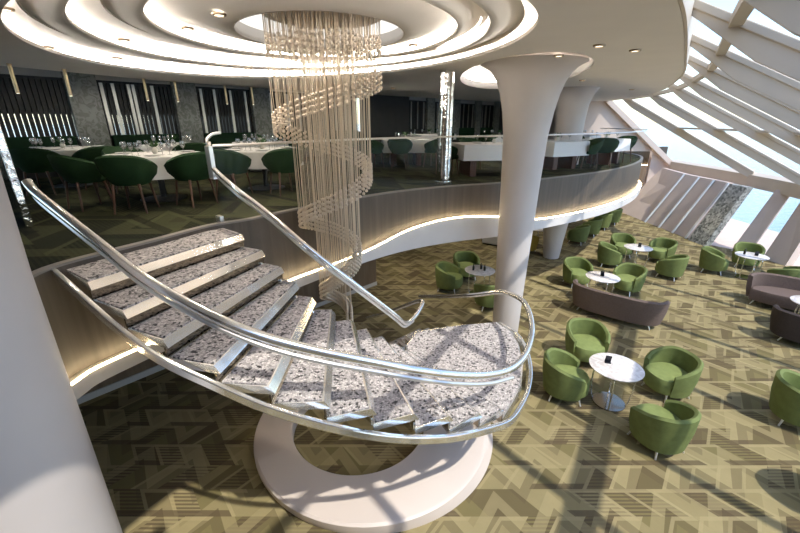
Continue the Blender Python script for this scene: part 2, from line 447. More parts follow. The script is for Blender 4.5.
LEDZ = [((-3.65, 1.6), 2.2), ((-3.13, 2.9), 2.17), ((-3.0, 3.55), 2.10), ((-2.4, 4.79), 2.09), ((-1.91, 5.3), 2.165), ((-1.31, 6.07), 2.17), ((-0.8, 6.63), 2.21), ((-0.43, 7.02), 2.30), ((0.0, 7.39), 2.43),
        ((0.83, 7.91), 2.55), ((1.6, 8.3), 2.53), ((2.15, 8.5), 2.46), ((3.31, 9.15), 2.24), ((5.37, 10.58), 2.26), ((8.49, 14.16), 2.24), ((9.55, 17.06), 2.22), ((8.9, 20.6), 2.22)]
def led_z(p):
    # position along the edge by nearest station with smooth blend
    ks = [min(range(len(EDGE)), key=lambda i: (EDGE[i].x - q[0]) ** 2 + (EDGE[i].y - q[1]) ** 2) for q, _ in LEDZ]
    i = p
    for a in range(len(ks) - 1):
        if ks[a] <= i <= ks[a + 1]:
            t = (i - ks[a]) / max(1, ks[a + 1] - ks[a]); return LEDZ[a][1] * (1 - t) + LEDZ[a + 1][1] * t
    return LEDZ[-1][1]
def edge_off(d):
    o = []
    for i, p in enumerate(EDGE):
        a = EDGE[max(0, i - 1)]; b = EDGE[min(len(EDGE) - 1, i + 1)]; t = (b - a).normalized()
        o.append((p.x + t.y * d, p.y - t.x * d))
    return o
zl = [led_z(i) for i in range(len(EDGE))]
for _ in range(3): zl = [zl[0]] + [(zl[i - 1] + 2 * zl[i] + zl[i + 1]) / 4 for i in range(1, len(zl) - 1)] + [zl[-1]]
o0, o1, o2, o3 = edge_off(0.015), edge_off(-0.05), edge_off(0.13), edge_off(0.125)
fas = MB(); crm = MB()
fas.rings([[(*o0[i], zl[i] - 0.02), (*o0[i], ZD + 0.012), (*o1[i], ZD + 0.012), (*o1[i], zl[i] - 0.02)] for i in range(len(EDGE))])
crm.rings([[(*o2[i], min(2.02, zl[i] - 0.17)), (*o2[i], zl[i] - 0.012), (*o1[i], zl[i] - 0.012), (*o1[i], min(2.02, zl[i] - 0.17))] for i in range(len(EDGE))])
struct(fas.build('trim_1', 'fascia')); struct(crm.build('trim_2', 'white'))
top = MB(); top.rings([[(*edge_off(0.02)[i], ZD + 0.012), (*edge_off(0.02)[i], ZD + 0.035), (*edge_off(-0.06)[i], ZD + 0.035), (*edge_off(-0.06)[i], ZD + 0.012)] for i in range(len(EDGE))])
struct(top.build('trim_3', 'edge_trim'))
tag(MB().tube([(*o3[i], zl[i] + 0.002) for i in range(len(EDGE))], 0.014, 6).build('led_strip', 'led'),
    'glowing warm LED line waving along the curved edge of the dining deck', 'light strip')

# balustrade of the deck: from the stair head to the far curve
bal = thing('balustrade', 'frameless glass balustrade with thin steel handrail along the dining deck edge', 'railing', (1.0, 8.1, ZD + 0.03))
b0 = min(range(len(EDGE)), key=lambda i: (EDGE[i].x + 2.30) ** 2 + (EDGE[i].y - 4.92) ** 2)
gi = edge_off(-0.02)
rail = [(gi[i][0], gi[i][1], 4.13) for i in range(b0, len(EDGE) - 4)]
MB().tube(rail, 0.017, 8).build('handrail', 'chrome_soft', bal, world=True)
for a in range(b0, len(EDGE) - 5, 5):
    e = min(a + 5, len(EDGE) - 5)
    seg = gi[a:e + 1]
    MB().rings([[(x, y, ZD + 0.04), (x, y, 4.11), (x - 0.008, y + 0.008, 4.11), (x - 0.008, y + 0.008, ZD + 0.04)] for x, y in seg]).build('glass_panel', 'glass', bal, world=True)

# walls below the deck
def wall_seg(name, p, q, z0, z1, t, mat):
    d = Vector((q[0] - p[0], q[1] - p[1])); n = Vector((-d.y, d.x)).normalized() * t
    return struct(MB().prism([p, q, (q[0] + n.x, q[1] + n.y), (p[0] + n.x, p[1] + n.y)], z0, z1).build(name, mat, smooth=False))
wall_seg('wall_lower_left', (-7.0, 3.4), (-4.47, 6.33), 0, 2.02, 0.2, 'brown')
wall_seg('baseboard_left', (-6.99, 3.38), (-4.44, 6.33), 0, 0.12, 0.05, 'header')
wall_seg('wall_lower_middle', (-2.7, 8.33), (-0.68, 10.40), 0, 2.02, 0.45, 'brown')
wall_seg('baseboard_middle', (-2.7, 8.30), (-0.66, 10.38), 0, 0.10, 0.05, 'header')
wall_seg('wall_lower_back', (-10, 22.4), (13.9, 22.4), 0, 2.0, 0.2, 'brown')
wall_seg('wall_niche_back', (9.6, 22.2), (13.9, 22.2), 0, 3.3, 0.15, 'brown')
wall_seg('wall_aft_sky_block', (-10, -3.2), (5.0, -3.2), 0, 6.0, -0.2, 'brown')  # unseen wall added behind the camera to cut sky light
wall_seg('wall_port_sky_block', (-10, -3.2), (-10, 1.6), 0, 6.0, 0.2, 'brown')  # unseen too, added to close off sky light from the side
wall_seg('wall_upper_back', (9.35, 20.95), (8.95, 31.2), ZD, 5.95, -0.2, 'cream')
wall_seg('wall_lower_far_left', (-10, 2.0), (-10, 22.4), 0, 2.02, 0.2, 'brown')
wall_seg('wall_lower_alcove', (3.0, 15.2), (4.6, 14.2), 0, 0.75, 0.1, 'brown')

# ------------------------------------------------------------------ ceiling with the oval dome
R4 = (-1.888, 6.453, 2.85, 3.99, math.radians(40)); R3 = (-1.488, 6.03, 2.367, 2.96, math.radians(30))
R2 = (-1.121, 5.75, 1.814, 2.086, math.radians(10)); R1 = (-1.047, 6.0, 1.089, 1.198, math.radians(10))
SK = (2.62, 9.75, 1.25, 3.4, math.radians(-7))
ceil_right = catmull([(x, y, 0) for x, y in [(-2.6, -3.0), (-1.7, -1.2), (-0.8, 0.6), (-0.2, 1.5), (0.7, 2.25), (1.55, 2.95), (2.3, 3.81), (3.13, 4.95), (4.5, 6.95), (5.8, 8.9), (7.1, 11.2), (8.3, 13.6), (9.4, 16.6), (9.97, 19.5), (10.1, 20.8)]], 4)
ceil_left = [(4.4, 20.9), (1.7, 18.3), (-4.3, 12.6), (-5.9, 10.6), (-6.5, 9.3), (-6.95, 8.3), (-7.5, 7.2), (-8.6, 5.0), (-9.0, -3.0)]
outer = [(p.x, p.y) for p in ceil_right] + ceil_left
holed_plate('ceiling', outer, [ellipse(*R4), ellipse(*SK, n=64)], ZC, ZC + 0.045, 'ceiling')
def ring_cover(name, inner, outer_e, z, mat='ceiling'):
    return holed_plate(name, outer_e, [inner], z, z + 0.02, mat)
# stepped trays: each one higher than the one around it, with a light cove hidden on the outer ledge
def tray(idx, big, small, z_low, rise):
    zt = z_low + rise
    n = 96
    ob = ellipse(*big, grow=0.35); ib = ellipse(*small)
    ob_in = ellipse(*big, grow=0.0)
    rings = []
    m = MB()
    mid = [(0.0, 0.04), (0.0, 0.008), (0.015, 0.0), (0.05, -0.002), (0.14, 0.014), (0.3, 0.05), (0.5, 0.10), (0.75, 0.16), (1.0, 0.20)]
    for t, dz in mid:
        rings.append([(a[0] + (b[0] - a[0]) * t, a[1] + (b[1] - a[1]) * t, zt + dz) for a, b in zip(ib, ob)])
    m.rings(rings, True, False)
    # outer upstand closing the cove
    m.rings([[(p[0], p[1], zt + 0.20) for p in ob], [(p[0], p[1], z_low + 0.045) for p in ob]], True, False)
    o = struct(m.build('ceiling_tray_%d' % idx, 'ceiling'))
    return o
trays = [(R4, R3, ZC, 0.05), (R3, R2, ZC + 0.05, 0.05), (R2, R1, ZC + 0.10, 0.05)]
for k, (B, S, zl_, rs_) in enumerate(trays):
    tray(k + 1, B, S, zl_, rs_)
    t = MB().tube([(x, y, zl_ + 0.10) for x, y in ellipse(*B, grow=0.27)], 0.014, 6, True).build('cove_light_strip', 'cove')
    tag(t, ['outermost oval cove light strip of the stepped ceiling dome', 'second oval cove light strip inside the outermost dome ring',
            'third oval cove light strip around the innermost dome step'][k], 'light strip', 'cove light strips of the dome')
# innermost luminous recess
zt = ZC + 0.15
m = MB()
m.rings([[(x, y, zt) for x, y in ellipse(*R1)], [(x, y, zt + 0.16) for x, y in ellipse(*R1)]], True, False)
struct(m.build('ceiling_recess', 'white'))
struct(MB().prism(ellipse(*R1, grow=0.05), zt + 0.16, zt + 0.18).build('ceiling_disc', 'disc', smooth=False))
# second oval recess around the tall column
m = MB()
m.rings([[(x, y, ZC) for x, y in ellipse(*SK, n=64)], [(x, y, ZC + 0.18) for x, y in ellipse(*SK, n=64)], [(x, y, ZC + 0.18) for x, y in ellipse(*SK, n=64, grow=0.25)],
         [(x, y, ZC + 0.5) for x, y in ellipse(*SK, n=64, grow=0.25)]], True, False)
struct(m.build('ceiling_skylight_well', 'white'))
struct(MB().prism(ellipse(*SK, n=64, grow=0.3), ZC + 0.5, ZC + 0.52).build('ceiling_skylight_panel', 'white', smooth=False))
tag(MB().tube([(x, y, ZC + 0.22) for x, y in ellipse(*SK, n=64, grow=0.15)], 0.014, 6, True).build('cove_light_strip', 'cove'),
    'oval cove light strip in the ceiling recess behind the flared column', 'light strip')
# outer ceiling above everything (roof slab) and dark slot over the windows
struct(MB().prism([(-12, -3), (-3.2, -3), (-1.5, 0.9), (-0.8, 1.9), (0.9, 3.3), (2.1, 4.7), (4.2, 7.5), (6.8, 11.8), (9.3, 17.2), (10.1, 22.4), (9.6, 34), (4, 34), (-12, 14)], 5.98, 6.1).build('ceiling_upper', 'ceiling', smooth=False))

# ------------------------------------------------------------------ window wall of the dining deck
W0, WD = Vector((-9.0, 9.75)), Vector((11.2, 13.25))
wn = WD.normalized(); wp = Vector((-wn.y, wn.x))           # wp points out through the windows
def wpt(s, off=0.0):
    p = W0 + WD * s + wp * off; return (p.x, p.y)
def wbox(mb, s0, s1, off0, off1, z0, z1):
    mb.prism([wpt(s0, off0), wpt(s1, off0), wpt(s1, off1), wpt(s0, off1)], z0, z1)
SB = [-0.204 + 0.1435 * k for k in range(12)]
pil_half = 0.019
for k, s in enumerate(SB):
    if 0.62 < s < 0.84: continue
    m = MB(); wbox(m, s - pil_half, s + pil_half, -0.12, 0.25, ZD, 5.95)
    struct(m.build('pilaster_%d' % (k + 1), 'marble', smooth=False, bevel=0.01))
m = MB(); wbox(m, 0.66, 0.84, -0.06, 0.25, ZD, 5.95); struct(m.build('wall_upper_panel', 'dark_panel', smooth=False))
m = MB(); wbox(m, 1.38, 1.62, -0.06, 0.25, ZD, 5.95); struct(m.build('wall_upper_end', 'dark_panel', smooth=False))
m = MB(); wbox(m, -0.3, 1.45, 0.30, 0.5, ZD, 4.0); struct(m.build('wall_upper_dado', 'dark_panel', smooth=False))
m = MB(); wbox(m, -0.3, 1.45, 0.02, 0.28, 5.42, 5.98); struct(m.build('wall_upper_header', 'header', smooth=False))
nwin = 0
for k in range(len(SB) - 1):
    s0, s1 = SB[k] + pil_half, SB[k + 1] - pil_half
    if 0.60 < (s0 + s1) / 2 < 0.80: continue
    nwin += 1
    wroot = bpy.data.objects.new('window_%d' % nwin, None); COL.objects.link(wroot); struct(wroot); wroot.location = (*wpt((s0 + s1) / 2), ZD)
    fr = MB(); wbox(fr, s0, s1, 0.02, 0.26, 3.98, 4.06); wbox(fr, s0, s1, 0.02, 0.26, 5.36, 5.42)
    fr.build('window_frame', 'black_slat', wroot, smooth=False, world=True)
    g = MB(); wbox(g, s0, s1, 0.20, 0.21, 4.06, 5.36); g.build('window_pane', 'glass', wroot, smooth=False, world=True)
    bl = MB(); wbox(bl, s0, s1, 0.16, 0.17, 4.58, 5.36); bl.build('window_dark_sheet', 'blind', wroot, smooth=False, world=True)  # dark sheet added behind the slats to darken the upper window
    sl_ = MB(); n = 17
    for j in range(n):
        sm = s0 + (s1 - s0) * (j + 0.5) / n; hw = (s1 - s0) / n * 0.40
        wbox(sl_, sm - hw, sm + hw, 0.03, 0.09, 4.06, 5.36)
    sl_.build('slat_screen', 'black_slat', wroot, smooth=False, world=True)
    if k != 1:
        sv = MB()
        for f in ((0.06, 0.2, 0.40, 0.46, 0.72) if k % 2 == 0 else (0.1, 0.33, 0.62, 0.9)):
            sm = s0 + (s1 - s0) * f; wbox(sv, sm - 0.0022, sm + 0.0022, 0.0, 0.03, 4.06, 5.36)
        sv.build('silver_slats', 'silver_slat', wroot, smooth=False, world=True)

# banquettes under the windows
for k in range(len(SB) - 1):
    s0, s1 = SB[k] + pil_half + 0.004, SB[k + 1] - pil_half - 0.004
    if 0.60 < (s0 + s1) / 2 < 0.90: continue
    mid = wpt((s0 + s1) / 2, -0.3)
    b = thing('banquette', '', 'bench', (*mid, ZD), 0, 'green banquettes under the slatted windows')
    b['label'] = {0: 'dark green banquette under the slatted window beside the cream column at the frame edge', 1: 'dark green banquette under the all-black slatted window', 2: 'dark green banquette under the slatted window between the first two marble pilasters',
                  3: 'dark green banquette under the slatted window next to the one behind the round table', 4: 'dark green banquette under the slatted window hidden behind the chandelier', }.get(k, 'dark green banquette under the %s slatted window beyond the dark wall panel' % {7: 'first', 8: 'second', 9: 'third', 10: 'fourth'}.get(k, 'last'))
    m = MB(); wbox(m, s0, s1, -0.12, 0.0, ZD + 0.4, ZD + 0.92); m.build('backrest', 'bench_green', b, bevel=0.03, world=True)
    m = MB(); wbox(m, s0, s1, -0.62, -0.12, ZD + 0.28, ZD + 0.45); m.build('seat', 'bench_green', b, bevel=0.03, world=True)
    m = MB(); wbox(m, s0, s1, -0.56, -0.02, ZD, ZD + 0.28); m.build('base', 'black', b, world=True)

# ------------------------------------------------------------------ columns
def column(name, prof, x, y, mat='column'):
    return struct(MB().lathe(prof, (x, y, 0), 48).build(name, mat))
column('column_main', [(.275, 0), (.28, .3), (.30, 1.3), (.33, 2.2), (.36, 3.3), (.395, 4.15), (.45, 4.57), (.51, 4.85), (.58, 5.06), (.66, 5.19), (.74, 5.27), (.84, 5.33), (.90, 5.36), (.90, 5.42), (0.7, 5.5), (0.7, 5.9)], 2.31, 7.6)
column('column_far', [(.26, 0), (.32, .6), (.42, 1.4), (.52, 2.0), (.5, 2.3), (.42, 3.2), (.42, 4.4), (.47, 4.9), (.58, 5.2), (.7, 5.36), (.7, 5.5)], 5.25, 12.88)
column('column_near', [(.5, 0), (.5, 3.5), (.52, 4.2), (.6, 4.8), (.8, 5.2), (1.05, 5.36)], -2.73, 2.0)
mc = struct(MB().lathe([(.15, ZD), (.15, ZC)], (0.93, 8.55, 0), 24).build('column_mirrored', 'wavy'))
struct(MB().lathe([(.19, ZD), (.19, ZD + .06)], (0.93, 8.55, 0), 24).build('column_collar', 'chrome'))

# ------------------------------------------------------------------ glazed roof on the seaward side
FD = Vector((1.115, -1.433, -0.993))
fin_start = [(-1.0, -1.9), (0.15, 0.1), (1.3, 2.0), (2.35, 3.75), (3.23, 5.1), (4.5, 6.95), (5.8, 8.9), (7.1, 11.2), (8.3, 13.6), (9.4, 16.6), (9.97, 19.5)]
def eave_t(s):
    return (ZC - ZE) / 0.993
roof = []
perp = Vector((-0.789, -0.614, 0))
for i, s in enumerate(fin_start):
    a = Vector((s[0], s[1], ZC + 0.05)) - FD * 0.25; b = Vector((s[0], s[1], ZC + 0.05)) + FD * eave_t(s)
    roof.append((a, b))
    m = MB()
    cols = []
    L = eave_t(s)
    for t, dpt in ((-0.25, .13), (0.0, .15), (0.4, .32), (L, .32)):
        p = Vector((s[0], s[1], ZC + 0.05)) + FD * t
        up = Vector((0, 0, .30)); q1 = perp * .04; q2 = perp * .07; q3 = Vector((0, 0, .09))
        lo = up - Vector((0, 0, dpt))
        cols.append([p + lo + q1, p + up - q3 + q1, p + up - q3 + q2, p + up + q2, p + up - q2, p + up - q3 - q2, p + up - q3 - q1, p + lo - q1])
    m.rings(cols)
    struct(m.build('roof_beam_%d' % (i + 1), 'beam', smooth=False, bevel=0.01))
# gable frame at the far end
ga, gb = Vector((10.0, 20.7, ZC + 0.05)), Vector((13.9, 20.6, ZE))
m = MB(); m.rings([[ga + Vector((0, dy, dz)) for dy, dz in ((-.15, -.1), (.15, -.1), (.15, .2), (-.15, .2))], [gb + Vector((0, dy, dz)) for dy, dz in ((-.15, -.1), (.15, -.1), (.15, .2), (-.15, .2))]])
struct(m.build('roof_beam_gable', 'cream', smooth=False))
# purlins following the ceiling curve
def along(t, dz=0.0):
    return [Vector((s[0], s[1], ZC + 0.05 + dz)) + FD * t for s in fin_start]
pl = along(0.26, 0.12)
m = MB(); m.rings([[p + Vector(q) for q in ((-.05, .03, .07), (.05, -.03, .07), (.05, -.03, .18), (-.05, .03, .18))] for p in catmull(pl, 3)])
struct(m.build('roof_purlin_upper', 'beam', smooth=False))
pl = along(1.55, 0.30)
m = MB(); m.rings([[p + Vector(q) for q in ((-.15, .10, -.03), (.15, -.10, -.03), (.15, -.10, .03), (-.15, .10, .03))] for p in catmull(pl, 3)])
struct(m.build('roof_purlin_lower', 'beam', smooth=False))
# glass panes lie on the beams
def gl(p): return p + Vector((0, 0, 0.36))
allr = roof + [(ga, gb)]
for i in range(len(allr) - 1):
    (a0, b0_), (a1, b1) = allr[i], allr[i + 1]
    struct(MB().add([gl(a0), gl(b0_), gl(b1), gl(a1)], [(0, 1, 2, 3)]).build('roof_pane_%d' % (i + 1), 'roof_glass', smooth=False))
# eave beam
ev = [(b.x, b.y) for a, b in roof] + [(13.9, 20.6)]
EV = catmull([(x, y, 0) for x, y in ev], 3)
m = MB(); m.rings([[(p.x - .12, p.y - .03, ZE - 0.22), (p.x + .16, p.y + .03, ZE - 0.22), (p.x + .16, p.y + .03, ZE + 0.30), (p.x - .12, p.y - .03, ZE + 0.22)] for p in EV])
struct(m.build('eave_beam', 'beam', smooth=False))
# upper fill between the ceiling plate and the glass (ceiling rim)
rim = [p for p in ceil_right if p.y > 1.5]
m = MB(); m.rings([[(p.x + .03, p.y - .02, ZC - 0.004), (p.x + .03, p.y - .02, ZC + 0.72), (p.x + .005, p.y - .003, ZC + 0.72), (p.x + .005, p.y - .003, ZC - 0.004)] for p in rim])
struct(m.build('ceiling_rim', 'beam', smooth=False))

# facade under the eave
def fac(s_from, s_to, name, mat, t=0.18, z0=0.0, z1=ZE - 0.1):
    """panel between two (base, top) stations"""
    (p, pt), (q, qt) = s_from, s_to
    d = Vector((q[0] - p[0], q[1] - p[1], 0)).normalized(); n = Vector((-d.y, d.x, 0)) * -t
    A, B, C_, D = Vector((*p, z0)), Vector((*q, z0)), Vector((*qt, z1)), Vector((*pt, z1))
    m = MB(); m.add([A, B, C_, D, A + n, B + n, C_ + n, D + n], [(0, 1, 2, 3), (7, 6, 5, 4), (0, 4, 5, 1), (1, 5, 6, 2), (2, 6, 7, 3), (3, 7, 4, 0)])
    return struct(m.build(name, mat, smooth=False))
def st(y, x0, x1, dy=0.0): return ((x0, y), (x1, y + dy))
S = [st(17.9, 11.7, 13.0), st(16.9, 11.72, 12.95), st(16.0, 11.74, 12.9), st(15.2, 11.75, 12.85), st(14.7, 11.76, 12.8)]
for k in range(3):
    fac(S[k], S[k + 1], 'wall_right_panel_%d' % (k + 1), 'cream')
fac(st(20.5, 11.7, 13.6), S[0], 'wall_right_far', 'cream')
for k in range(4):
    (p, pt) = S[k]
    struct(MB().tube([(p[0] - .24, p[1], 0), (pt[0] - .24, pt[1], ZE - .1)], 0.05, 8).build('mullion_%d' % (k + 1), 'chrome_soft'))
fac(st(15.0, 11.72, 12.75), st(14.15, 11.75, 12.7), 'pillar_tiled', 'tile', 0.25)
fac(st(13.75, 12.3, 13.2), st(13.35, 12.6, 13.4), 'pillar_cream', 'cream', 0.3)
fac(st(12.75, 12.75, 13.45), st(12.0, 12.85, 13.4), 'pillar_seaward', 'cream', 0.3)
fac(st(13.30, 12.62, 13.42), st(12.8, 12.74, 13.46), 'window_pane_seaward', 'roof_glass', 0.02)
fac(st(12.82, 12.70, 13.42), st(12.76, 12.72, 13.44), 'window_jamb', 'black', 0.12)
for k in range(4, len(FACADE) - 2):
    fac((FACADE[k], EAVE[k]), (FACADE[k + 1], EAVE[k + 1]), 'window_pane_lounge_%d' % (k - 3), 'roof_glass', 0.02)
# gable end wall
m = MB(); yw = 20.75
m.add([(9.2, yw, ZC + .1), (10.0, yw, ZC + .1), (13.9, yw, ZE + .1), (13.9, yw, 0), (12.9, yw, 0), (12.9, yw, 3.0), (9.2, yw, 3.0)], [(0, 1, 2, 3, 4, 5, 6)])
m.add([(9.2, yw + .2, ZC + .1), (10.0, yw + .2, ZC + .1), (13.9, yw + .2, ZE + .1), (13.9, yw + .2, 0), (12.9, yw + .2, 0), (12.9, yw + .2, 3.0), (9.2, yw + .2, 3.0)], [(6, 5, 4, 3, 2, 1, 0)])
struct(m.build('wall_gable', 'cream', smooth=False))
struct(MB().box((11.7, 21.2, 2.75), (4.4, 0.1, 0.9)).build('trim_gable', 'fascia', smooth=False))
tag(MB().tube([(9.6, 21.13, 2.285), (13.6, 21.13, 2.285)], 0.02, 6).build('led_strip', 'led'), 'short straight glowing LED line in the niche under the gable wall', 'light strip')

# ------------------------------------------------------------------ staircase
TR = [[(-3.11, 3.38), (-2.67, 3.09), (-1.93, 4.63), (-2.36, 4.99)]]
FL = [(-2.67, 3.09), (-2.27, 2.88), (-1.87, 2.70), (-1.44, 2.59), (-1.02, 2.55), (-.60, 2.58), (-.23, 2.69), (.14, 2.82), (.48, 2.98), (.82, 3.21), (1.13, 3.46)]
FR = [(-1.93, 4.63), (-1.66, 4.5), (-1.41, 4.37), (-1.22, 4.27), (-1.03, 4.22), (-.81, 4.23), (-.59, 4.29), (-.41, 4.36), (-.22, 4.46), (-.05, 4.56), (.11, 4.66)]
stair = thing('staircase', 'curved chrome staircase with speckled grey carpet treads winding down to the lounge', 'staircase', (0.2, 4.6, 0))
def shrink(poly, d):
    c = Vector((sum(p[0] for p in poly) / len(poly), sum(p[1] for p in poly) / len(poly))); out = []
    n = len(poly)
    for i in range(n):
        p = Vector(poly[i]); a = Vector(poly[i - 1]); b = Vector(poly[(i + 1) % n])
        e1 = (p - a).normalized(); e2 = (b - p).normalized()
        n1 = Vector((-e1.y, e1.x)); n2 = Vector((-e2.y, e2.x))
        if n1.dot(c - p) < 0: n1 = -n1
        if n2.dot(c - p) < 0: n2 = -n2
        k = (n1 + n2); k = k / max(0.4, k.dot(n1)) if k.length > 1e-6 else n1
        out.append((p.x + k.x * d, p.y + k.y * d))
    return out
def make_tread(poly, z, name='tread', front=True, riser=0.165):
    """poly: outer back, outer front, inner front, inner back"""
    t = MB()
    o0_, o1_, i1_, i0_ = [Vector(p) for p in (poly[0], poly[1], poly[2], poly[3])] if front else [None] * 4
    if front:
        fo = (o1_ - o0_).normalized(); fi = (i1_ - i0_).normalized()
        topf = [o0_, o1_ - fo * .012, i1_ - fi * .012, i0_]
        nose = [o0_, o1_ + fo * .034, i1_ + fi * .034, i0_]
        bot = [o0_, o1_ + fo * .026, i1_ + fi * .026, i0_]
        t.rings([[(p.x, p.y, z - .062) for p in bot], [(p.x, p.y, z - .054) for p in nose], [(p.x, p.y, z + .012) for p in topf]])
        inl = shrink([tuple(p) for p in topf], 0.018)
    else:
        t.rings([[(x, y, z - 0.10) for x, y in shrink(poly, .05)], [(x, y, z - 0.085) for x, y in poly], [(x, y, z + 0.012) for x, y in shrink(poly, .01)]])
        inl = shrink(poly, 0.03)
    o = t.build(name, 'chrome', stair, smooth=False, world=True)
    MB().prism(inl, z - 0.02, z + 0.02).build('carpet_inlay', 'pebble', o, smooth=False, world=True)
    if front and riser:
        a, b = nose[1] - fo * .035, nose[2] - fi * .035
        MB().add([(a.x, a.y, z - .06), (b.x, b.y, z - .06), (b.x, b.y, z - riser), (a.x, a.y, z - riser), (a.x - fo.x * .02, a.y - fo.y * .02, z - .06), (b.x - fi.x * .02, b.y - fi.y * .02, z - .06), (b.x - fi.x * .02, b.y - fi.y * .02, z - riser), (a.x - fo.x * .02, a.y - fo.y * .02, z - riser)],
                 [(0, 1, 2, 3), (7, 6, 5, 4), (0, 4, 5, 1), (1, 5, 6, 2), (2, 6, 7, 3), (3, 7, 4, 0)]).build('riser', 'bronze_mirror', o, smooth=False, world=True)
    return o
ZT = [3.1 - .165 * k for k in range(11)]
for k in range(11):
    poly = TR[0] if k == 0 else [FL[k - 1], FL[k], FR[k], FR[k - 1]]
    make_tread(poly, ZT[k])
ZL = 1.285
LAND = [(1.13, 3.46), (1.36, 3.80), (1.54, 4.11), (1.70, 4.57), (1.78, 5.06), (1.76, 5.45), (1.60, 5.76), (1.01, 5.66), (0.24, 5.44), (0.07, 5.0), (.11, 4.66)]
make_tread(LAND, ZL, 'landing', front=False)
# lower flight: from the landing's back edge away under the dome
I0, I1 = Vector((0.20, 5.44)), Vector((-0.62, 6.6)); O0, O1 = Vector((1.60, 5.76)), Vector((0.42, 7.55))
NS = 7
for k in range(NS):
    a, b = k / NS, (k + 1) / NS
    i0, i1, q0, q1 = I0.lerp(I1, a), I0.lerp(I1, b), O0.lerp(O1, a), O0.lerp(O1, b)
    make_tread([tuple(q0), tuple(q1), tuple(i1), tuple(i0)], ZL - (k + 1) * ZL / (NS + 1), riser=ZL / (NS + 1))
def rails(pts, r, name, mat='chrome', n=10, sub=5):
    return MB().tube(catmull(pts, sub), r, n).build(name, mat, stair, world=True)
STR = [(-3.15, 3.32, 3.145), (-2.71, 3.03, 3.03), (-2.3, 2.82, 2.83), (-1.89, 2.63, 2.67), (-1.45, 2.52, 2.51), (-1.02, 2.47, 2.32), (-.59, 2.51, 2.115), (-.2, 2.62, 1.905),
       (.17, 2.75, 1.745), (.52, 2.92, 1.605), (.86, 3.15, 1.47), (1.18, 3.40, 1.35), (1.42, 3.74, 1.27), (1.62, 4.10, 1.23), (1.79, 4.55, 1.20), (1.88, 5.05, 1.20), (1.85, 5.5, 1.22), (1.66, 5.84, 1.22)]
m = MB(); P = catmull(STR, 4); rr = []
for i, p in enumerate(P):
    t = (P[min(len(P) - 1, i + 1)] - P[max(0, i - 1)]); o = Vector((t.y, -t.x, 0)).normalized()
    rr.append([p - o * .05 + Vector((0, 0, -.05)), p + o * .03 + Vector((0, 0, -.05)), p + o * .03 + Vector((0, 0, .035)), p - o * .012 + Vector((0, 0, .035))])
m.rings(rr); m.build('outer_stringer', 'chrome', stair, smooth=False, bevel=0.012, world=True)
ISTR = [(-2.32, 5.02, 2.98)] + [(x, y - .06, z - 0.16) for (x, y), z in zip(FR, ZT)] + [(0.09, 5.0, ZL - .12), (0.22, 5.45, ZL - .15), (-0.64, 6.62, 0.03)]
rails(ISTR, 0.022, 'inner_stringer', 'chrome', 8, 3)
RO = [(-3.22, 3.42, 3.92), (-3.12, 3.36, 3.835), (-2.68, 3.07, 3.70), (-2.28, 2.86, 3.52), (-1.88, 2.68, 3.31), (-1.44, 2.57, 3.10), (-1.02, 2.52, 2.925), (-.6, 2.56, 2.765), (-.21, 2.67, 2.60), (.15, 2.79, 2.44), (.49, 2.96, 2.27),
      (.83, 3.19, 2.10), (1.14, 3.45, 1.98), (1.38, 3.77, 1.90), (1.58, 4.14, 1.87), (1.74, 4.56, 1.88), (1.83, 5.06, 1.90), (1.80, 5.4, 1.90), (1.62, 5.72, 1.85), (1.3, 6.2, 1.58), (0.85, 6.87, 1.25), (0.42, 7.50, 0.95)]
rails(RO, 0.039, 'outer_handrail', 'chrome', 12)
RO2 = [(x + .035, y - .02, z - .085) for x, y, z in RO]
rails(RO2[:13], 0.02, 'outer_rail_channel', 'chrome_soft', 8)
RI = [(-2.42, 5.18, 4.16), (-2.40, 5.12, 4.0), (-2.36, 5.06, 3.86), (-1.93, 4.63, 3.665), (-1.66, 4.5, 3.505), (-1.41, 4.37, 3.35), (-1.22, 4.27, 3.215), (-1.03, 4.22, 3.06), (-.81, 4.23, 2.855), (-.59, 4.29, 2.64),
      (-.41, 4.36, 2.445), (-.22, 4.46, 2.23), (-.05, 4.56, 2.03), (.07, 4.68, 1.86), (.20, 4.95, 1.80), (.33, 5.22, 1.88), (.30, 5.42, 1.84), (.06, 5.72, 1.60), (-.25, 6.1, 1.28), (-.62, 6.55, 0.95)]
rails(RI, 0.03, 'inner_handrail', 'chrome', 10)
rails([(x - .01, y + .02, z - .07) for x, y, z in RI[2:15]], 0.016, 'inner_rail_channel', 'chrome_soft', 8)
# clear balustrade panels between stringer and rail
def glass_run(low, high, name):
    L = catmull(low, 3); H = catmull(high, 3); n = min(len(L), len(H))
    m = MB(); m.add([v for a, b in zip(L[:n], H[:n]) for v in (a, b)], [(2 * i, 2 * i + 2, 2 * i + 3, 2 * i + 1) for i in range(n - 1)])
    return m.build(name, 'glass', stair, world=True)
glass_run([(x, y, z + .03) for x, y, z in STR[:17]], [(x, y, z - .09) for x, y, z in RO[1:18]], 'glass_panel')
glass_run(ISTR[:12], [(x, y, z - .07) for x, y, z in RI[2:14]], 'glass_panel')
# hooked steel bracket where the inner rail meets the deck railing
rails([(-2.42, 5.16, 4.12), (-2.44, 5.19, 4.19), (-2.40, 5.27, 4.25), (-2.33, 5.36, 4.27)], 0.02, 'rail_bracket', 'chrome_soft', 8)
m = MB(); m.prism([(-2.44, 5.09), (-2.35, 5.01), (-2.32, 5.05), (-2.41, 5.13)], 3.72, 4.12); m.build('newel_plate', 'chrome_soft', stair, smooth=False, world=True)
MB().prism([(-2.44, 5.09), (-2.35, 5.01), (-2.32, 5.05), (-2.41, 5.13)], ZD + .02, ZD + .09).build('newel_foot', 'chrome_soft', stair, smooth=False, world=True)

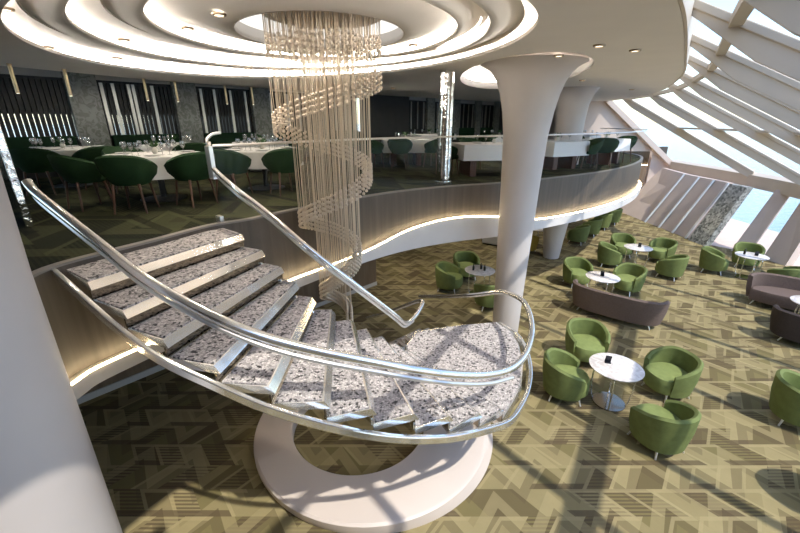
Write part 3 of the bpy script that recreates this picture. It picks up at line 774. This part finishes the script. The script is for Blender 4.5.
tag(MB().prism([(-5.70, 5.66), (-4.68, 4.76), (-4.63, 4.82), (-5.65, 5.72)], ZD, 5.3).build('mirror_panel', 'wavy', smooth=False, bevel=0.008),
    'upright mirrored panel on the dining deck beside the cream column', 'panel')

# ring plinth under the stairs
m = MB(); n = 96
oc, ic = (-0.37, 4.88), (-0.61, 4.74)
def circ(c, r, z): return [(c[0] + r * math.cos(2 * PI * k / n), c[1] + r * math.sin(2 * PI * k / n), z) for k in range(n)]
m.loop([circ(oc, 1.775, 0), circ((-.40, 4.83), 1.745, .08), circ((-.42, 4.79), 1.71, .16), circ((-.43, 4.77), 1.66, .185), circ(ic, 1.0, .185), circ(ic, .985, .17), circ(ic, .985, 0)])
tag(m.build('ring_plinth', 'plinth'), 'low cream ring-shaped plinth on the carpet beneath the staircase', 'plinth')

# ------------------------------------------------------------------ chandelier
CX, CY = -0.95, 5.6
ch = thing('chandelier', 'tall spiral chandelier of champagne bead strands hanging from the oval ceiling dome', 'chandelier', (CX, CY, ZC + 0.3))
MB().lathe([(.74, 0), (.74, .03)], (CX, CY, ZC + .28), 48).build('canopy', 'white', ch, world=True)
strands = []
half_r = [.70, .72, .54, .50, .35, .28, .17]
half_z = [4.82, 4.22, 3.6, 2.95, 2.4, 1.80, 1.35]
NT = 46
ztop = ZC + .28
for k in range(int(6 * NT / 2) + 1):
    h = k / (NT / 2); i = min(5, int(h)); t = h - i
    r0 = half_r[i] * (1 - t) + half_r[i + 1] * t; z0 = half_z[i] * (1 - t) + half_z[i + 1] * t
    ang = 0.0 - PI * h
    for row in range(2):
        r = r0 - row * 0.07
        if r < 0.04: continue
        strands.append((r, ang + row * 0.04, z0 + row * 0.02, ztop, 4))
for row in range(5):
    r = .70 - row * .13; n = int(48 - row * 9)
    for k in range(n):
        strands.append((r, 2 * PI * k / n + row * .1, 5.22 + 0.02 * math.sin(k), ztop, 3))
def strand_mesh(mb, s, i):
    r, a, zb, zt_, nb = s
    x, y = CX + r * math.cos(a), CY + r * math.sin(a)
    mb.rings([[(x + 0.0034 * math.cos(q), y + 0.0034 * math.sin(q), z) for q in (0.5, 2.6, 4.7)] for z in (zb, zt_)])
    mb.nc = getattr(mb, 'nc', []) + [(len(mb.f) - 5, len(mb.f))]
    for b in range(nb):
        mb.sphere((x, y, zb + b * 0.062), 0.023, 6, 4)
def strand_build(mb, name):
    o = mb.build(name, 'bead', ch, smooth=False, world=True); o.data.materials.append(MAT['strand'])
    idx = [0] * len(o.data.polygons)
    for a, b in mb.nc:
        for q in range(a, b): idx[q] = 1
    o.data.polygons.foreach_set('material_index', idx)
    return o
def near(s): return -(s[0] * math.sin(s[1]))
order = sorted(strands, key=lambda s: (s[0] * math.sin(s[1])) - (s[3] - s[2]) * 0.25)
for i, s in enumerate(order[:100]):
    mb = MB(); strand_mesh(mb, s, i); strand_build(mb, 'bead_strand')
mb = MB()
for i, s in enumerate(order[100:]): strand_mesh(mb, s, i)
o = strand_build(mb, 'bead_strand_mass'); o['kind'] = 'stuff'

# ------------------------------------------------------------------ lounge furniture
def arc_shell(rx, ry, th, a0, a1, z0, ztop, n=28, flare=0.0, power=2.0, tuck=.03):
    """curved backrest shell: ztop(t) gives rim height along the sweep"""
    rs = []
    for k in range(n + 1):
        t = k / n; a = a0 + (a1 - a0) * t; zt_ = ztop(t)
        c, s = math.cos(a), math.sin(a)
        e = lambda rr: (abs(c) ** (2 / power) * (1 if c >= 0 else -1) * rr[0], abs(s) ** (2 / power) * (1 if s >= 0 else -1) * rr[1])
        ob = e((rx - tuck, ry - tuck)); om = e((rx + flare * .6, ry + flare * .6)); ot = e((rx + flare, ry + flare)); it = e((rx + flare - th, ry + flare - th)); ib = e((rx - th - max(0, tuck - .03), ry - th - max(0, tuck - .03)))
        tm = e((rx + flare - th / 2, ry + flare - th / 2))
        rs.append([(ob[0], ob[1], z0), (om[0], om[1], (z0 + zt_) / 2), (ot[0], ot[1], zt_ - .03), (tm[0], tm[1], zt_), (it[0], it[1], zt_ - .03), (ib[0], ib[1], z0 + .02)])
    return MB().rings(rs)
def disc_cushion(rx, ry, z0, z1, a_cut=None, power=2.0, n=32, front=None):
    def ring(k, z):
        o = []
        for j in range(n):
            a = 2 * PI * j / n; c, s = math.cos(a), math.sin(a)
            x = abs(c) ** (2 / power) * (1 if c >= 0 else -1) * rx * k; y = abs(s) ** (2 / power) * (1 if s >= 0 else -1) * ry * k
            o.append((x, y, z))
        return o
    return MB().rings([ring(.93, z0), ring(1, z0 + .03), ring(1, z1 - .05), ring(.95, z1 - .012), ring(.80, z1), ring(.3, z1 + .008)])
def slant_leg(x, y, h, r0, r1, out=0.03):
    L = math.hypot(x, y) or 1
    return MB().tube([(x * (1 - out), y * (1 - out), h), (x * (1 + out), y * (1 + out), 0.0)], [r0, r1], 10)

def tub_proto(name, label, mat, seat_mat, loc, rz, group):
    """faces local +X"""
    r = thing(name, label, 'armchair', loc, rz, group)
    def zt_(t):
        u = abs(2 * t - 1); return .735 - .19 * max(0, (u - .30) / .70) ** 1.5
    arc_shell(.365, .365, .075, math.radians(52), math.radians(308), .13, zt_, 30, .025, 2.2).build('shell', mat, r)
    c = disc_cushion(.325, .30, .15, .43, power=2.5); c.v = [(x + .045, y, z) for x, y, z in c.v]; c.build('seat', seat_mat, r)
    for sx, sy in ((.22, .22), (.22, -.22), (-.22, .22), (-.22, -.22)):
        slant_leg(sx, sy, .16, .019, .012, .12).build('leg', 'chrome_soft', r)
    return r

def table_proto(label, loc, group):
    r = thing('lounge_table', label, 'table', loc, 0.3, group)
    MB().lathe([(.37, .675), (.395, .685), (.40, .70), (.385, .705)], n=48).build('tabletop', 'table_marble', r)
    MB().lathe([(.22, .655), (.22, .675)], n=24).build('mounting_plate', 'black', r)
    for k in range(4):
        a = PI / 4 + k * PI / 2; c, s = math.cos(a), math.sin(a)
        MB().tube(catmull([(c * .20, s * .20, .66), (c * .29, s * .29, .62), (c * .30, s * .30, .3), (c * .27, s * .27, .06), (c * .24, s * .24, .02)], 4), .012, 8).build('leg', 'chrome', r)
    MB().lathe([(.25, .0), (.25, .018), (.2, .022)], n=32).build('base', 'bronze_mirror', r)
    return r

G_CH = 'green tub armchairs in the lounge'; G_T = 'round marble lounge tables'
tables = {
 1: ((3.49, 5.36), 'round white marble table ringed by four green armchairs in the open carpet before the stairs'),
 2: ((5.17, 9.26), 'round white marble table tucked behind the mauve curved sofa'),
 3: ((7.50, 11.75), 'round white marble table between four green armchairs beyond the mauve sofa'),
 4: ((10.40, 10.95), 'round white marble table by the sea window with dark objects on it'),
 5: ((9.05, 7.72), 'round white marble table between the two facing dark sofas'),
 7: ((2.13, 9.74), 'round white marble table with small dark bottles behind the tall flared column'),
 8: ((5.15, 14.1), 'round white marble table under the deck beside the short tapered column')}
tp = None
for k, ((x, y), lab) in tables.items():
    if tp is None: tp = table_proto(lab, (x, y, 0), G_T)
    else: dup(tp, (x, y, 0), 0.3 + k, lab)
chairs = [
 (2.80, 5.55, 1, 'green tub armchair beside the stair landing, back turned to the staircase'),
 (3.62, 6.62, 1, 'green tub armchair seen open from the front between front marble table and mauve sofa back'),
 (4.60, 5.62, 1, 'green tub armchair on the sunny side of the front marble table with a shaded backrest'),
 (3.72, 4.46, 1, 'green tub armchair at the front marble table with its rounded back to the viewer'),
 (5.05, 10.40, 2, 'green tub armchair beside the marble table behind the mauve sofa, standing toward the deck edge'),
 (6.24, 9.90, 2, 'green tub armchair at the far end of the mauve sofa, standing toward the sea windows'),
 (7.72, 13.0, 3, 'green tub armchair at the back of the middle lounge table, facing the viewer'),
 (6.80, 12.0, 3, 'green tub armchair at the middle lounge table with its back toward the tapered column'),
 (8.75, 12.45, 3, 'green tub armchair at the middle lounge table, partly hidden by another chair back'),
 (8.10, 10.98, 3, 'green tub armchair at the middle lounge table with its back to the viewer'),
 (9.75, 11.45, 4, 'green tub armchair by the sea window with its dark back to the open carpet'),
 (11.15, 11.9, 4, 'green tub armchair against the sea window behind the marble table'),
 (10.65, 10.08, 4, 'green tub armchair by the sea window peeking over the mauve armless end sofa'),
 (1.36, 10.05, 7, 'green tub armchair standing alone beside the bottles table under the dining deck'),
 (1.97, 10.95, 7, 'green tub armchair behind the table with the dark bottles'),
 (2.24, 8.98, 7, 'green tub armchair half hidden by the tall flared column and the stair rail'),
]
cp_ = None
for x, y, k, lab in chairs:
    tx, ty = tables[k][0]; rz = math.atan2(ty - y, tx - x)
    if cp_ is None: cp_ = tub_proto('tub_armchair', lab, 'velvet', 'velvet_seat', (x, y, 0), rz, G_CH)
    else: dup(cp_, (x, y, 0), rz, lab)
for k, (x, y) in enumerate([(6.85, 14.55), (7.85, 15.65), (8.80, 16.70), (9.70, 17.6)]):
    dup(cp_, (x, y, 0), math.atan2(.66, -.75), ['green tub armchair first in the row by the tapered column under the deck rim', 'green tub armchair second in the row under the deck rim',
        'green tub armchair third in the row under the deck rim', 'green tub armchair last and farthest in the row under the deck rim'][k])
dup(cp_, (6.18, 4.90, 0), math.atan2(-.5, .85), 'lone green tub armchair cut by the picture edge in front of the dark sofa')
dup(cp_, (5.35, 3.35, 0), 0.2, 'green tub armchair just past the picture edge, known by its shadow on the carpet')
tub_proto('ochre_armchair', 'ochre velvet tub armchair behind the tall flared column under the deck', 'ochre', 'ochre', (4.55, 13.45, 0), 0.8, None)

def sofa_proto(name, label, mat, loc, rz):
    """faces local +Y, 2.0 m wide"""
    r = thing(name, label, 'sofa', loc, rz, 'curved sofas in the lounge')
    def zt_(t):
        u = abs(2 * t - 1); return .74 - .03 * u ** 3
    m = arc_shell(.98, .56, .10, math.radians(184), math.radians(356), .13, zt_, 40, .05, 3.2)
    m.v = [(x, y + .18, z) for x, y, z in m.v]; m.build('backrest', mat, r)
    s = MB(); n = 24
    top_ = [(.90 * math.cos(a), .50 * math.sin(a) + .18) for a in [PI + PI * k / n for k in range(n + 1)]]
    poly = top_ + [(.90, .30), (.55, .40), (0, .43), (-.55, .40), (-.90, .30)]
    s.rings([[(x * .97, y * .97, .14) for x, y in poly], [(x, y, .18) for x, y in poly], [(x, y, .39) for x, y in poly], [(x * .97, y * .97, .43) for x, y in poly]]); s.build('seat', mat, r)
    for sx, sy in ((.75, -.15), (-.75, -.15), (.8, .25), (-.8, .25)):
        slant_leg(sx, sy, .16, .02, .013, .05).build('leg', 'chrome_soft', r)
    return r
sp = sofa_proto('curved_sofa', 'mauve curved sofa with its long back to the viewer in the middle of the carpet', 'mauve', (5.12, 8.40, 0), math.radians(-40))
d2 = sofa_proto('curved_sofa', 'charcoal curved sofa at the picture edge with its back to the viewer', 'charcoal', (8.80, 6.92, 0), math.radians(-42))
dup(sp, (9.80, 8.75, 0), math.radians(138), 'mauve curved sofa at the picture edge facing the viewer with its seat in the sun')
wsofa = thing('ottoman', 'pale block ottoman under the deck beside the tall flared column', 'ottoman', (3.75, 14.35, 0), -.6)
MB().box((0, 0, .22), (1.1, .6, .36)).build('cushion', 'pale_fabric', wsofa, bevel=.05)
MB().box((0, 0, .02), (1.0, .5, .04)).build('base', 'black', wsofa)

# menu stands and bottles
def menu_stand(loc, rz, label):
    r = thing('menu_stand', label, 'menu stand', loc, rz, 'black menu stands on lounge tables')
    MB().box((0, 0, .006), (.06, .09, .012)).build('foot', 'menu', r, smooth=False)
    m = MB(); m.quadslab([(-.02, -.045, .012), (-.02, .045, .012), (.018, .045, .135), (.018, -.045, .135)], .008); m.build('card', 'menu', r, smooth=False)
    m = MB(); m.quadslab([(-.028, -.03, .035), (-.028, .03, .035), (.004, .03, .11), (.004, -.03, .11)], .003); m.build('card_print', plain('card_print', (.10, .11, .14), .4), r, smooth=False)
    return r
ms = menu_stand((3.40, 5.46, .706), -1.9, 'black menu stand on the front marble table')
for (x, y), lab in (((5.17, 9.30), 'black menu stand on the table behind the mauve sofa'), ((7.55, 11.78), 'black menu stand on the middle lounge table'),
                    ((10.50, 10.92), 'black menu stand on the table by the sea window'), ((9.15, 7.75), 'black menu stand on the table between the dark sofas'), ((5.15, 14.15), 'black menu stand on the table beside the tapered column')):
    dup(ms, (x, y, .706), -2.2, lab)
bt = MB().lathe([(.028, 0), (.03, .01), (.03, .10), (.012, .13), (.011, .17), (.014, .172)], n=12).build('bottle', 'bottle')
tag(bt, 'small dark bottle on the table behind the flared column', 'bottle', 'bottles on the table behind the column')
bt.location = (1.95, 9.72, .706)
for x, y in ((2.17, 9.80), (2.24, 9.68)):
    c = bt.copy(); COL.objects.link(c); c.location = (x, y, .706)
c = bt.copy(); COL.objects.link(c); c.location = (10.25, 11.05, .706); c['label'] = 'small dark bottle on the table by the sea window'; c['group'] = 'bottles by the sea window'

# ------------------------------------------------------------------ dining deck furniture
def dining_proto(label, loc, rz, group):
    r = thing('dining_chair', label, 'chair', loc, rz, group)
    def zt_(t):
        u = abs(2 * t - 1); return .83 - .17 * u ** 2.2
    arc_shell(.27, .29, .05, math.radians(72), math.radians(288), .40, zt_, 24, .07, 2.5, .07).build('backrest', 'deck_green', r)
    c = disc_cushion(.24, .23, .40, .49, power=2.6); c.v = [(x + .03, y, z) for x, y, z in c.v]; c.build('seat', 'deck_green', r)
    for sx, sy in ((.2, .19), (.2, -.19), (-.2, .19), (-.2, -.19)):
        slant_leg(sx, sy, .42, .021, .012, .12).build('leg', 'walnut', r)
    return r

def round_cloth(R, drop, seed):
    rnd = random.Random(seed); m = MB(); n = 72; ph = rnd.random() * 6
    def rg(r, z, amp): return [((r + amp * math.sin(9 * a + ph)) * math.cos(a), (r + amp * math.sin(9 * a + ph)) * math.sin(a), z) for a in (2 * PI * k / n for k in range(n))]
    m.rings([rg(.02, .752, 0), rg(R * .9, .752, 0), rg(R, .748, 0), rg(R + .012, .735, .001), rg(R + .018, .75 - drop * .5, .012), rg(R + .022, .75 - drop, .024)], True, False)
    return m
def rect_cloth(a, b, drop):
    m = MB()
    def rg(x, y, z): return [(-x, -y, z), (x, -y, z), (x, y, z), (-x, y, z)]
    m.rings([rg(.01, .01, .752), rg(a * .97, b * .97, .752), rg(a, b, .745), rg(a + .015, b + .015, .75 - drop)], True, False)
    return m
wg = None; pt = None
def settings(name, cx, cy, rx, ry, n, where, phase=0.0, glasses=2):
    """plates and glasses around a table top"""
    global wg, pt
    for k in range(n):
        a = phase + 2 * PI * k / n; x, y = cx + rx * math.cos(a), cy + ry * math.sin(a)
        if pt is None:
            pt = MB().lathe([(.06, 0), (.085, .004), (.13, .016), (.128, .019), (.085, .009), (.01, .008)], n=24).build('dinner_plate', 'china'); p = pt
        else:
            p = pt.copy(); COL.objects.link(p)
        p.location = (x, y, ZD + .753); tag(p, 'white dinner plate on %s' % where, 'plate', 'plates on %s' % where)
        for j in range(glasses):
            if wg is None:
                wg = MB().lathe([(.035, 0), (.034, .003), (.006, .008), (.005, .08), (.02, .095), (.038, .13), (.036, .17), (.032, .20), (.030, .20), (.034, .165), (.034, .13), (.004, .098)], n=14).build('wine_glass', 'wine'); q = wg
            else:
                q = wg.copy(); COL.objects.link(q)
            b = a + .30 + .25 * j; f = .80
            q.location = (cx + rx * f * math.cos(b), cy + ry * f * math.sin(b), ZD + .753); tag(q, 'stemmed wine glass on %s' % where, 'glass', 'wine glasses on %s' % where)
def centre(loc, where):
    r = thing('table_vase', 'small leaf vase on %s' % where, 'vase', loc, 0, 'table centrepieces')
    MB().lathe([(.03, 0), (.045, .03), (.045, .07), (.025, .10), (.028, .11)], n=16).build('vase', 'ivory', r)
    m = MB(); rnd = random.Random(loc[0])
    for k in range(16):
        a = rnd.random() * 6.28; rr = .03 + .06 * rnd.random(); h = .12 + .08 * rnd.random()
        m.quadslab([(0, 0, .09), (rr * math.cos(a) - .015, rr * math.sin(a), h), (rr * 1.3 * math.cos(a), rr * 1.3 * math.sin(a), h + .03), (rr * math.cos(a) + .015, rr * math.sin(a), h)], .002)
    m.build('leaves', 'leaf', r, smooth=False)

def round_table(x, y, R, drop, lab_t, lab_c, seed, where, n):
    r = thing('round_dining_table', lab_t, 'table', (x, y, ZD), 0, 'round dining tables')
    MB().lathe([(R - .02, .72), (R - .005, .735), (R - .02, .747)], n=48).build('tabletop', 'slab_wood', r)
    MB().lathe([(.05, .03), (.05, .72)], n=16).build('pedestal', 'black', r)
    MB().lathe([(.36, 0), (.36, .015), (.07, .04)], n=32).build('base', 'black', r)
    c = round_cloth(R, drop, seed).build('tablecloth', 'cloth'); c.location = (x, y, ZD); tag(c, lab_c, 'tablecloth', 'white tablecloths')
    settings('', x, y, R - .2, R - .2, n, where, seed); centre((x, y, ZD + .753), where)
round_table(-4.10, 6.80, .74, .34, 'round pedestal dining table under a white cloth straight behind the stair treads', 'white round tablecloth draped over the table straight behind the stair treads', 1, 'the round table behind the stair treads', 6)
round_table(-6.85, 8.30, .78, .22, 'round pedestal dining table in front of the all-black slatted window', 'white round tablecloth in front of the all-black slatted window', 2, 'the round table by the all-black window', 6)
round_table(-5.40, 9.75, .70, .15, 'round pedestal dining table behind the first one, by the silver-slatted window', 'white round tablecloth behind the first table, by the silver-slatted window', 3, 'the round table by the silver-slatted window', 5)
round_table(-2.70, 7.98, .74, .30, 'round pedestal dining table behind the stair handrail head, next to the chandelier', 'white round tablecloth next to the chandelier behind the handrail head', 4, 'the round table next to the chandelier', 6)
round_table(-3.75, 11.0, .70, .2, 'round pedestal dining table by the windows behind the table next to the chandelier', 'white round tablecloth by the windows behind the chandelier', 5, 'the round table by the windows behind the chandelier', 4)

def rect_table(x, y, a, b, rz, drop, lab_t, lab_c, where, n=4):
    r = thing('rectangular_dining_table', lab_t, 'table', (x, y, ZD), rz, 'rectangular dining tables')
    MB().box((0, 0, .733), (2 * a - .03, 2 * b - .03, .03)).build('tabletop', 'slab_wood', r, smooth=False)
    for sx in (-1, 1):
        MB().box((sx * (a - .30), 0, .359), (.16, 2 * b - .35, .718)).build('slab_leg', 'slab_wood', r, smooth=False, bevel=.01)
    c = rect_cloth(a, b, drop).build('tablecloth', 'cloth'); c.location = (x, y, ZD); c.rotation_euler = (0, 0, rz); tag(c, lab_c, 'tablecloth', 'white tablecloths')
    settings('', x, y, a * .62, b * .55, n, where, .7, 1); centre((x, y, ZD + .753), where)
rect_table(0.15, 12.6, .68, .55, 0.1, .36, 'rectangular dining table before the plain dark wall panel', 'white tablecloth before the plain dark wall panel', 'the table before the dark wall panel')
rect_table(2.35, 10.25, .95, .62, 0.15, .36, 'rectangular dining table between the mirrored post and the flared column', 'white tablecloth between the mirrored post and the flared column', 'the table beside the mirrored post')
rect_table(4.45, 11.6, .66, .55, 0.45, .38, 'rectangular dining table on the sea side of the flared column', 'white tablecloth on the sea side of the flared column', 'the table on the sea side of the column')
rect_table(6.50, 12.95, .62, .52, 0.75, .34, 'rectangular dining table at the rounded tip of the deck', 'white tablecloth at the rounded tip of the deck', 'the table at the tip of the deck')
rect_table(1.3, 18.2, 1.3, .55, 0.87, .25, 'long dining table far back along the window wall', 'white tablecloth far back along the window wall', 'the long table far back', 6)
rect_table(3.9, 16.2, 1.2, .6, 0.5, .25, 'long dining table in the middle of the far deck', 'white tablecloth in the middle of the far deck', 'the long table in the middle of the far deck', 6)
rect_table(7.2, 16.4, .9, .55, 0.9, .25, 'dining table at the far end near the glazed roof', 'white tablecloth at the far end near the glazed roof', 'the far table near the glazed roof', 4)

DC = [(-3.92, 5.78, -4.10, 6.80, 'dark green dining chair with its back to the stairs at the nearest round table'),
      (-4.78, 6.02, -4.35, 6.80, 'dark green dining chair turned sideways between the nearest round table and the mirrored panel'),
      (-3.28, 6.30, -4.10, 6.80, 'dark green dining chair behind the handrail head at the nearest round table'),
      (-4.95, 7.35, -4.10, 6.80, 'dark green dining chair on the window side of the nearest round table'),
      (-2.98, 7.08, -2.70, 7.98, 'dark green dining chair with its back to the stairs at the table beside the chandelier'),
      (-2.10, 7.25, -2.70, 7.98, 'dark green dining chair next to the chandelier strands'),
      (-6.55, 7.30, -6.85, 8.30, 'dark green dining chair, back to viewer, at the table by the all-black window'),
      (-5.80, 7.72, -6.85, 8.30, 'dark green dining chair on the stair side of the table by the all-black window'),
      (-4.70, 9.1, -5.40, 9.75, 'dark green dining chair at the table by the silver-slatted window'),
      (-0.78, 11.75, 0.15, 12.6, 'dark green dining chair peeking out beside the chandelier before the dark wall panel'),
      (0.0, 11.68, 0.15, 12.6, 'dark green dining chair centred at the table before the dark wall panel'),
      (1.0, 12.0, 0.15, 12.6, 'dark green dining chair beside the mirrored post at the table before the dark wall panel'),
      (1.18, 10.0, 2.35, 10.25, 'dark green dining chair standing just behind the mirrored post'),
      (2.0, 11.4, 2.35, 10.25, 'dark green dining chair on the window side of the table beside the mirrored post'),
      (5.35, 11.55, 4.45, 11.6, 'dark green dining chair between the two tables near the rounded deck tip'),
      (3.45, 11.25, 4.45, 11.6, 'dark green dining chair behind the flared column at the sea-side table'),
      (4.15, 12.5, 4.45, 11.6, 'dark green dining chair behind the sea-side table in front of the far column'),
      (7.35, 13.45, 6.50, 12.95, 'dark green dining chair at the very tip of the deck'),
      (6.0, 13.75, 6.50, 12.95, 'dark green dining chair behind the table at the tip of the deck'),
      (6.05, 12.05, 6.50, 12.95, 'dark green dining chair in front of the table at the tip of the deck'),
      (3.1, 15.0, 3.9, 16.2, 'dark green dining chair at the inner end of the long far-deck table'),
      (4.9, 15.5, 3.9, 16.2, 'dark green dining chair at the sea end of the long far-deck table'),
      (6.5, 15.3, 7.2, 16.4, 'dark green dining chair at the far table near the glazed roof'),
      (1.9, 17.3, 1.3, 18.2, 'dark green dining chair at the long table along the window wall')]
dp = None
for x, y, tx, ty, lab in DC:
    rz = math.atan2(ty - y, tx - x)
    if dp is None: dp = dining_proto(lab, (x, y, ZD), rz, 'dark green dining chairs on the deck')
    else: dup(dp, (x, y, ZD), rz, lab)

# pendants near the windows
PN = [((-6.8, 7.6), 'slim brass pendant lamp above the mirrored panel at the picture edge'), ((-6.45, 8.35), 'slim brass pendant lamp just before the first marble pilaster'),
      ((-6.0, 10.1), 'slim brass pendant lamp before the middle of the silver-slatted window'), ((-5.6, 10.7), 'slim brass pendant lamp before the second marble pilaster'),
      ((-4.9, 12.0), 'slim brass pendant lamp before the window next to the chandelier'), ((-4.3, 12.4), 'slim brass pendant lamp beside the chandelier before the third pilaster')]
pp = None
for (x, y), lab in PN:
    if pp is None:
        pp = thing('pendant_lamp', lab, 'lamp', (x, y, ZC), 0, 'slim brass pendants by the windows')
        MB().lathe([(.04, -.012), (.04, 0)], n=16).build('ceiling_rose', 'brass', pp)
        MB().lathe([(.028, -.47), (.03, -.46), (.03, -.02), (.02, -.012)], n=16).build('shade', 'brass', pp)
        MB().lathe([(.022, -.475), (.022, -.469)], n=12).build('lamp_face', 'lamp', pp)
    else: dup(pp, (x, y, ZC), 0, lab)

# recessed downlights
zt3, zt2, zt1 = ZC + .155, ZC + .105, ZC + .055
DL = [((2.62, 5.83), ZC, 'recessed downlight in the flat ceiling, first of the pair above the flared column'), ((3.3, 6.2), ZC, 'recessed downlight in the flat ceiling nearer the glazed roof'),
      ((2.4, 6.65), ZC, 'recessed downlight in the flat ceiling touching the dome side of the flared column'), ((4.4, 10.4), ZC, 'recessed downlight in the flat ceiling behind the flared column'),
      ((7.2, 13.3), ZC, 'tiny recessed downlight far back near the glazed roof edge'), ((-0.2, 9.4 + 3.3), ZC, 'recessed downlight above the deck before the dark wall panel'),
      ((-1.97, 4.94), zt3, 'recessed downlight close to the luminous disc, nearer the viewer'), ((-2.65, 5.6), zt3, 'recessed downlight in the innermost dome step next to the luminous disc'),
      ((0.2, 6.75), zt3, 'recessed downlight in the innermost dome step on the column side'),
      ((-3.75, 6.05), zt2, 'recessed downlight in the middle dome step above the round table'), ((-3.9, 4.5), zt2, 'recessed downlight in the middle dome step toward the picture corner'),
      ((-5.0, 6.3), zt1, 'recessed downlight in the outer dome step by the window side'), ((-4.7, 7.3), zt1, 'recessed downlight in the outer dome step before the second window'), ((-3.0, 8.6), zt1, 'recessed downlight in the outer dome step before the third window')]
dlp = None
for (x, y), z, lab in DL:
    if dlp is None:
        dlp = thing('downlight', lab, 'ceiling light', (x, y, z), 0, 'recessed ceiling downlights')
        MB().loop([[(r * math.cos(2 * PI * k / 24), r * math.sin(2 * PI * k / 24), dz) for k in range(24)] for r, dz in ((.052, 0), (.052, -.022), (.075, -.018), (.078, 0))]).build('rim', 'dl_rim', dlp)
        MB().lathe([(.052, -.014), (.052, -.002)], n=20).build('lamp_face', 'lamp', dlp)
    else: dup(dlp, (x, y, z), 0, lab)

def deck_light(x, y, z, e, size=0.25):
    l = bpy.data.lights.new('deck_spot', 'SPOT'); l.energy = e; l.spot_size = math.radians(115); l.spot_blend = 0.7; l.color = (1, .9, .76); l.shadow_soft_size = .06
    o = bpy.data.objects.new('deck_spot', l); COL.objects.link(o); o.location = (x, y, z)
for x, y, e in ((-4.3, 7.3, 60), (-6.2, 8.6, 50), (-2.8, 8.2, 45), (-5.0, 10.0, 45), (0.2, 12.3, 60), (2.6, 12.6, 50), (4.6, 14.2, 60), (6.6, 13.2, 30), (1.4, 16.6, 80), (4.5, 18.0, 70), (-3.5, 11.2, 40)):
    deck_light(x, y, ZC - .06, e)

for x, y, z, e in ((-1.97, 4.94, ZC + .13, 80), (-2.65, 5.6, ZC + .13, 60), (-3.75, 6.05, ZC + .08, 40), (-3.9, 4.5, ZC + .08, 45), (-1.3, 4.6, ZC + .13, 60)):
    deck_light(x, y, z, e)
for x, y, e in ((0.6, 9.6, 75), (2.6, 11.6, 75), (-0.2, 11.8, 65), (4.2, 14.2, 60), (1.8, 14.5, 60), (-2.2, 7.4, 20), (6.5, 15.5, 40)):  # unseen spots added to brighten the floor under the deck
    deck_light(x, y, 2.0, e)

# ------------------------------------------------------------------ view
sc.view_settings.view_transform = 'Standard'; sc.view_settings.look = 'None'
sc.view_settings.exposure = 0.13; sc.view_settings.gamma = 1.0; sc.view_settings.use_curve_mapping = False
sc.cycles.use_denoising = True
sc.cycles.max_bounces = 10; sc.cycles.diffuse_bounces = 8; sc.cycles.glossy_bounces = 4; sc.cycles.transparent_max_bounces = 16
sc.cycles.sample_clamp_indirect = 6.0
sc.cycles.caustics_reflective = False; sc.cycles.caustics_refractive = False
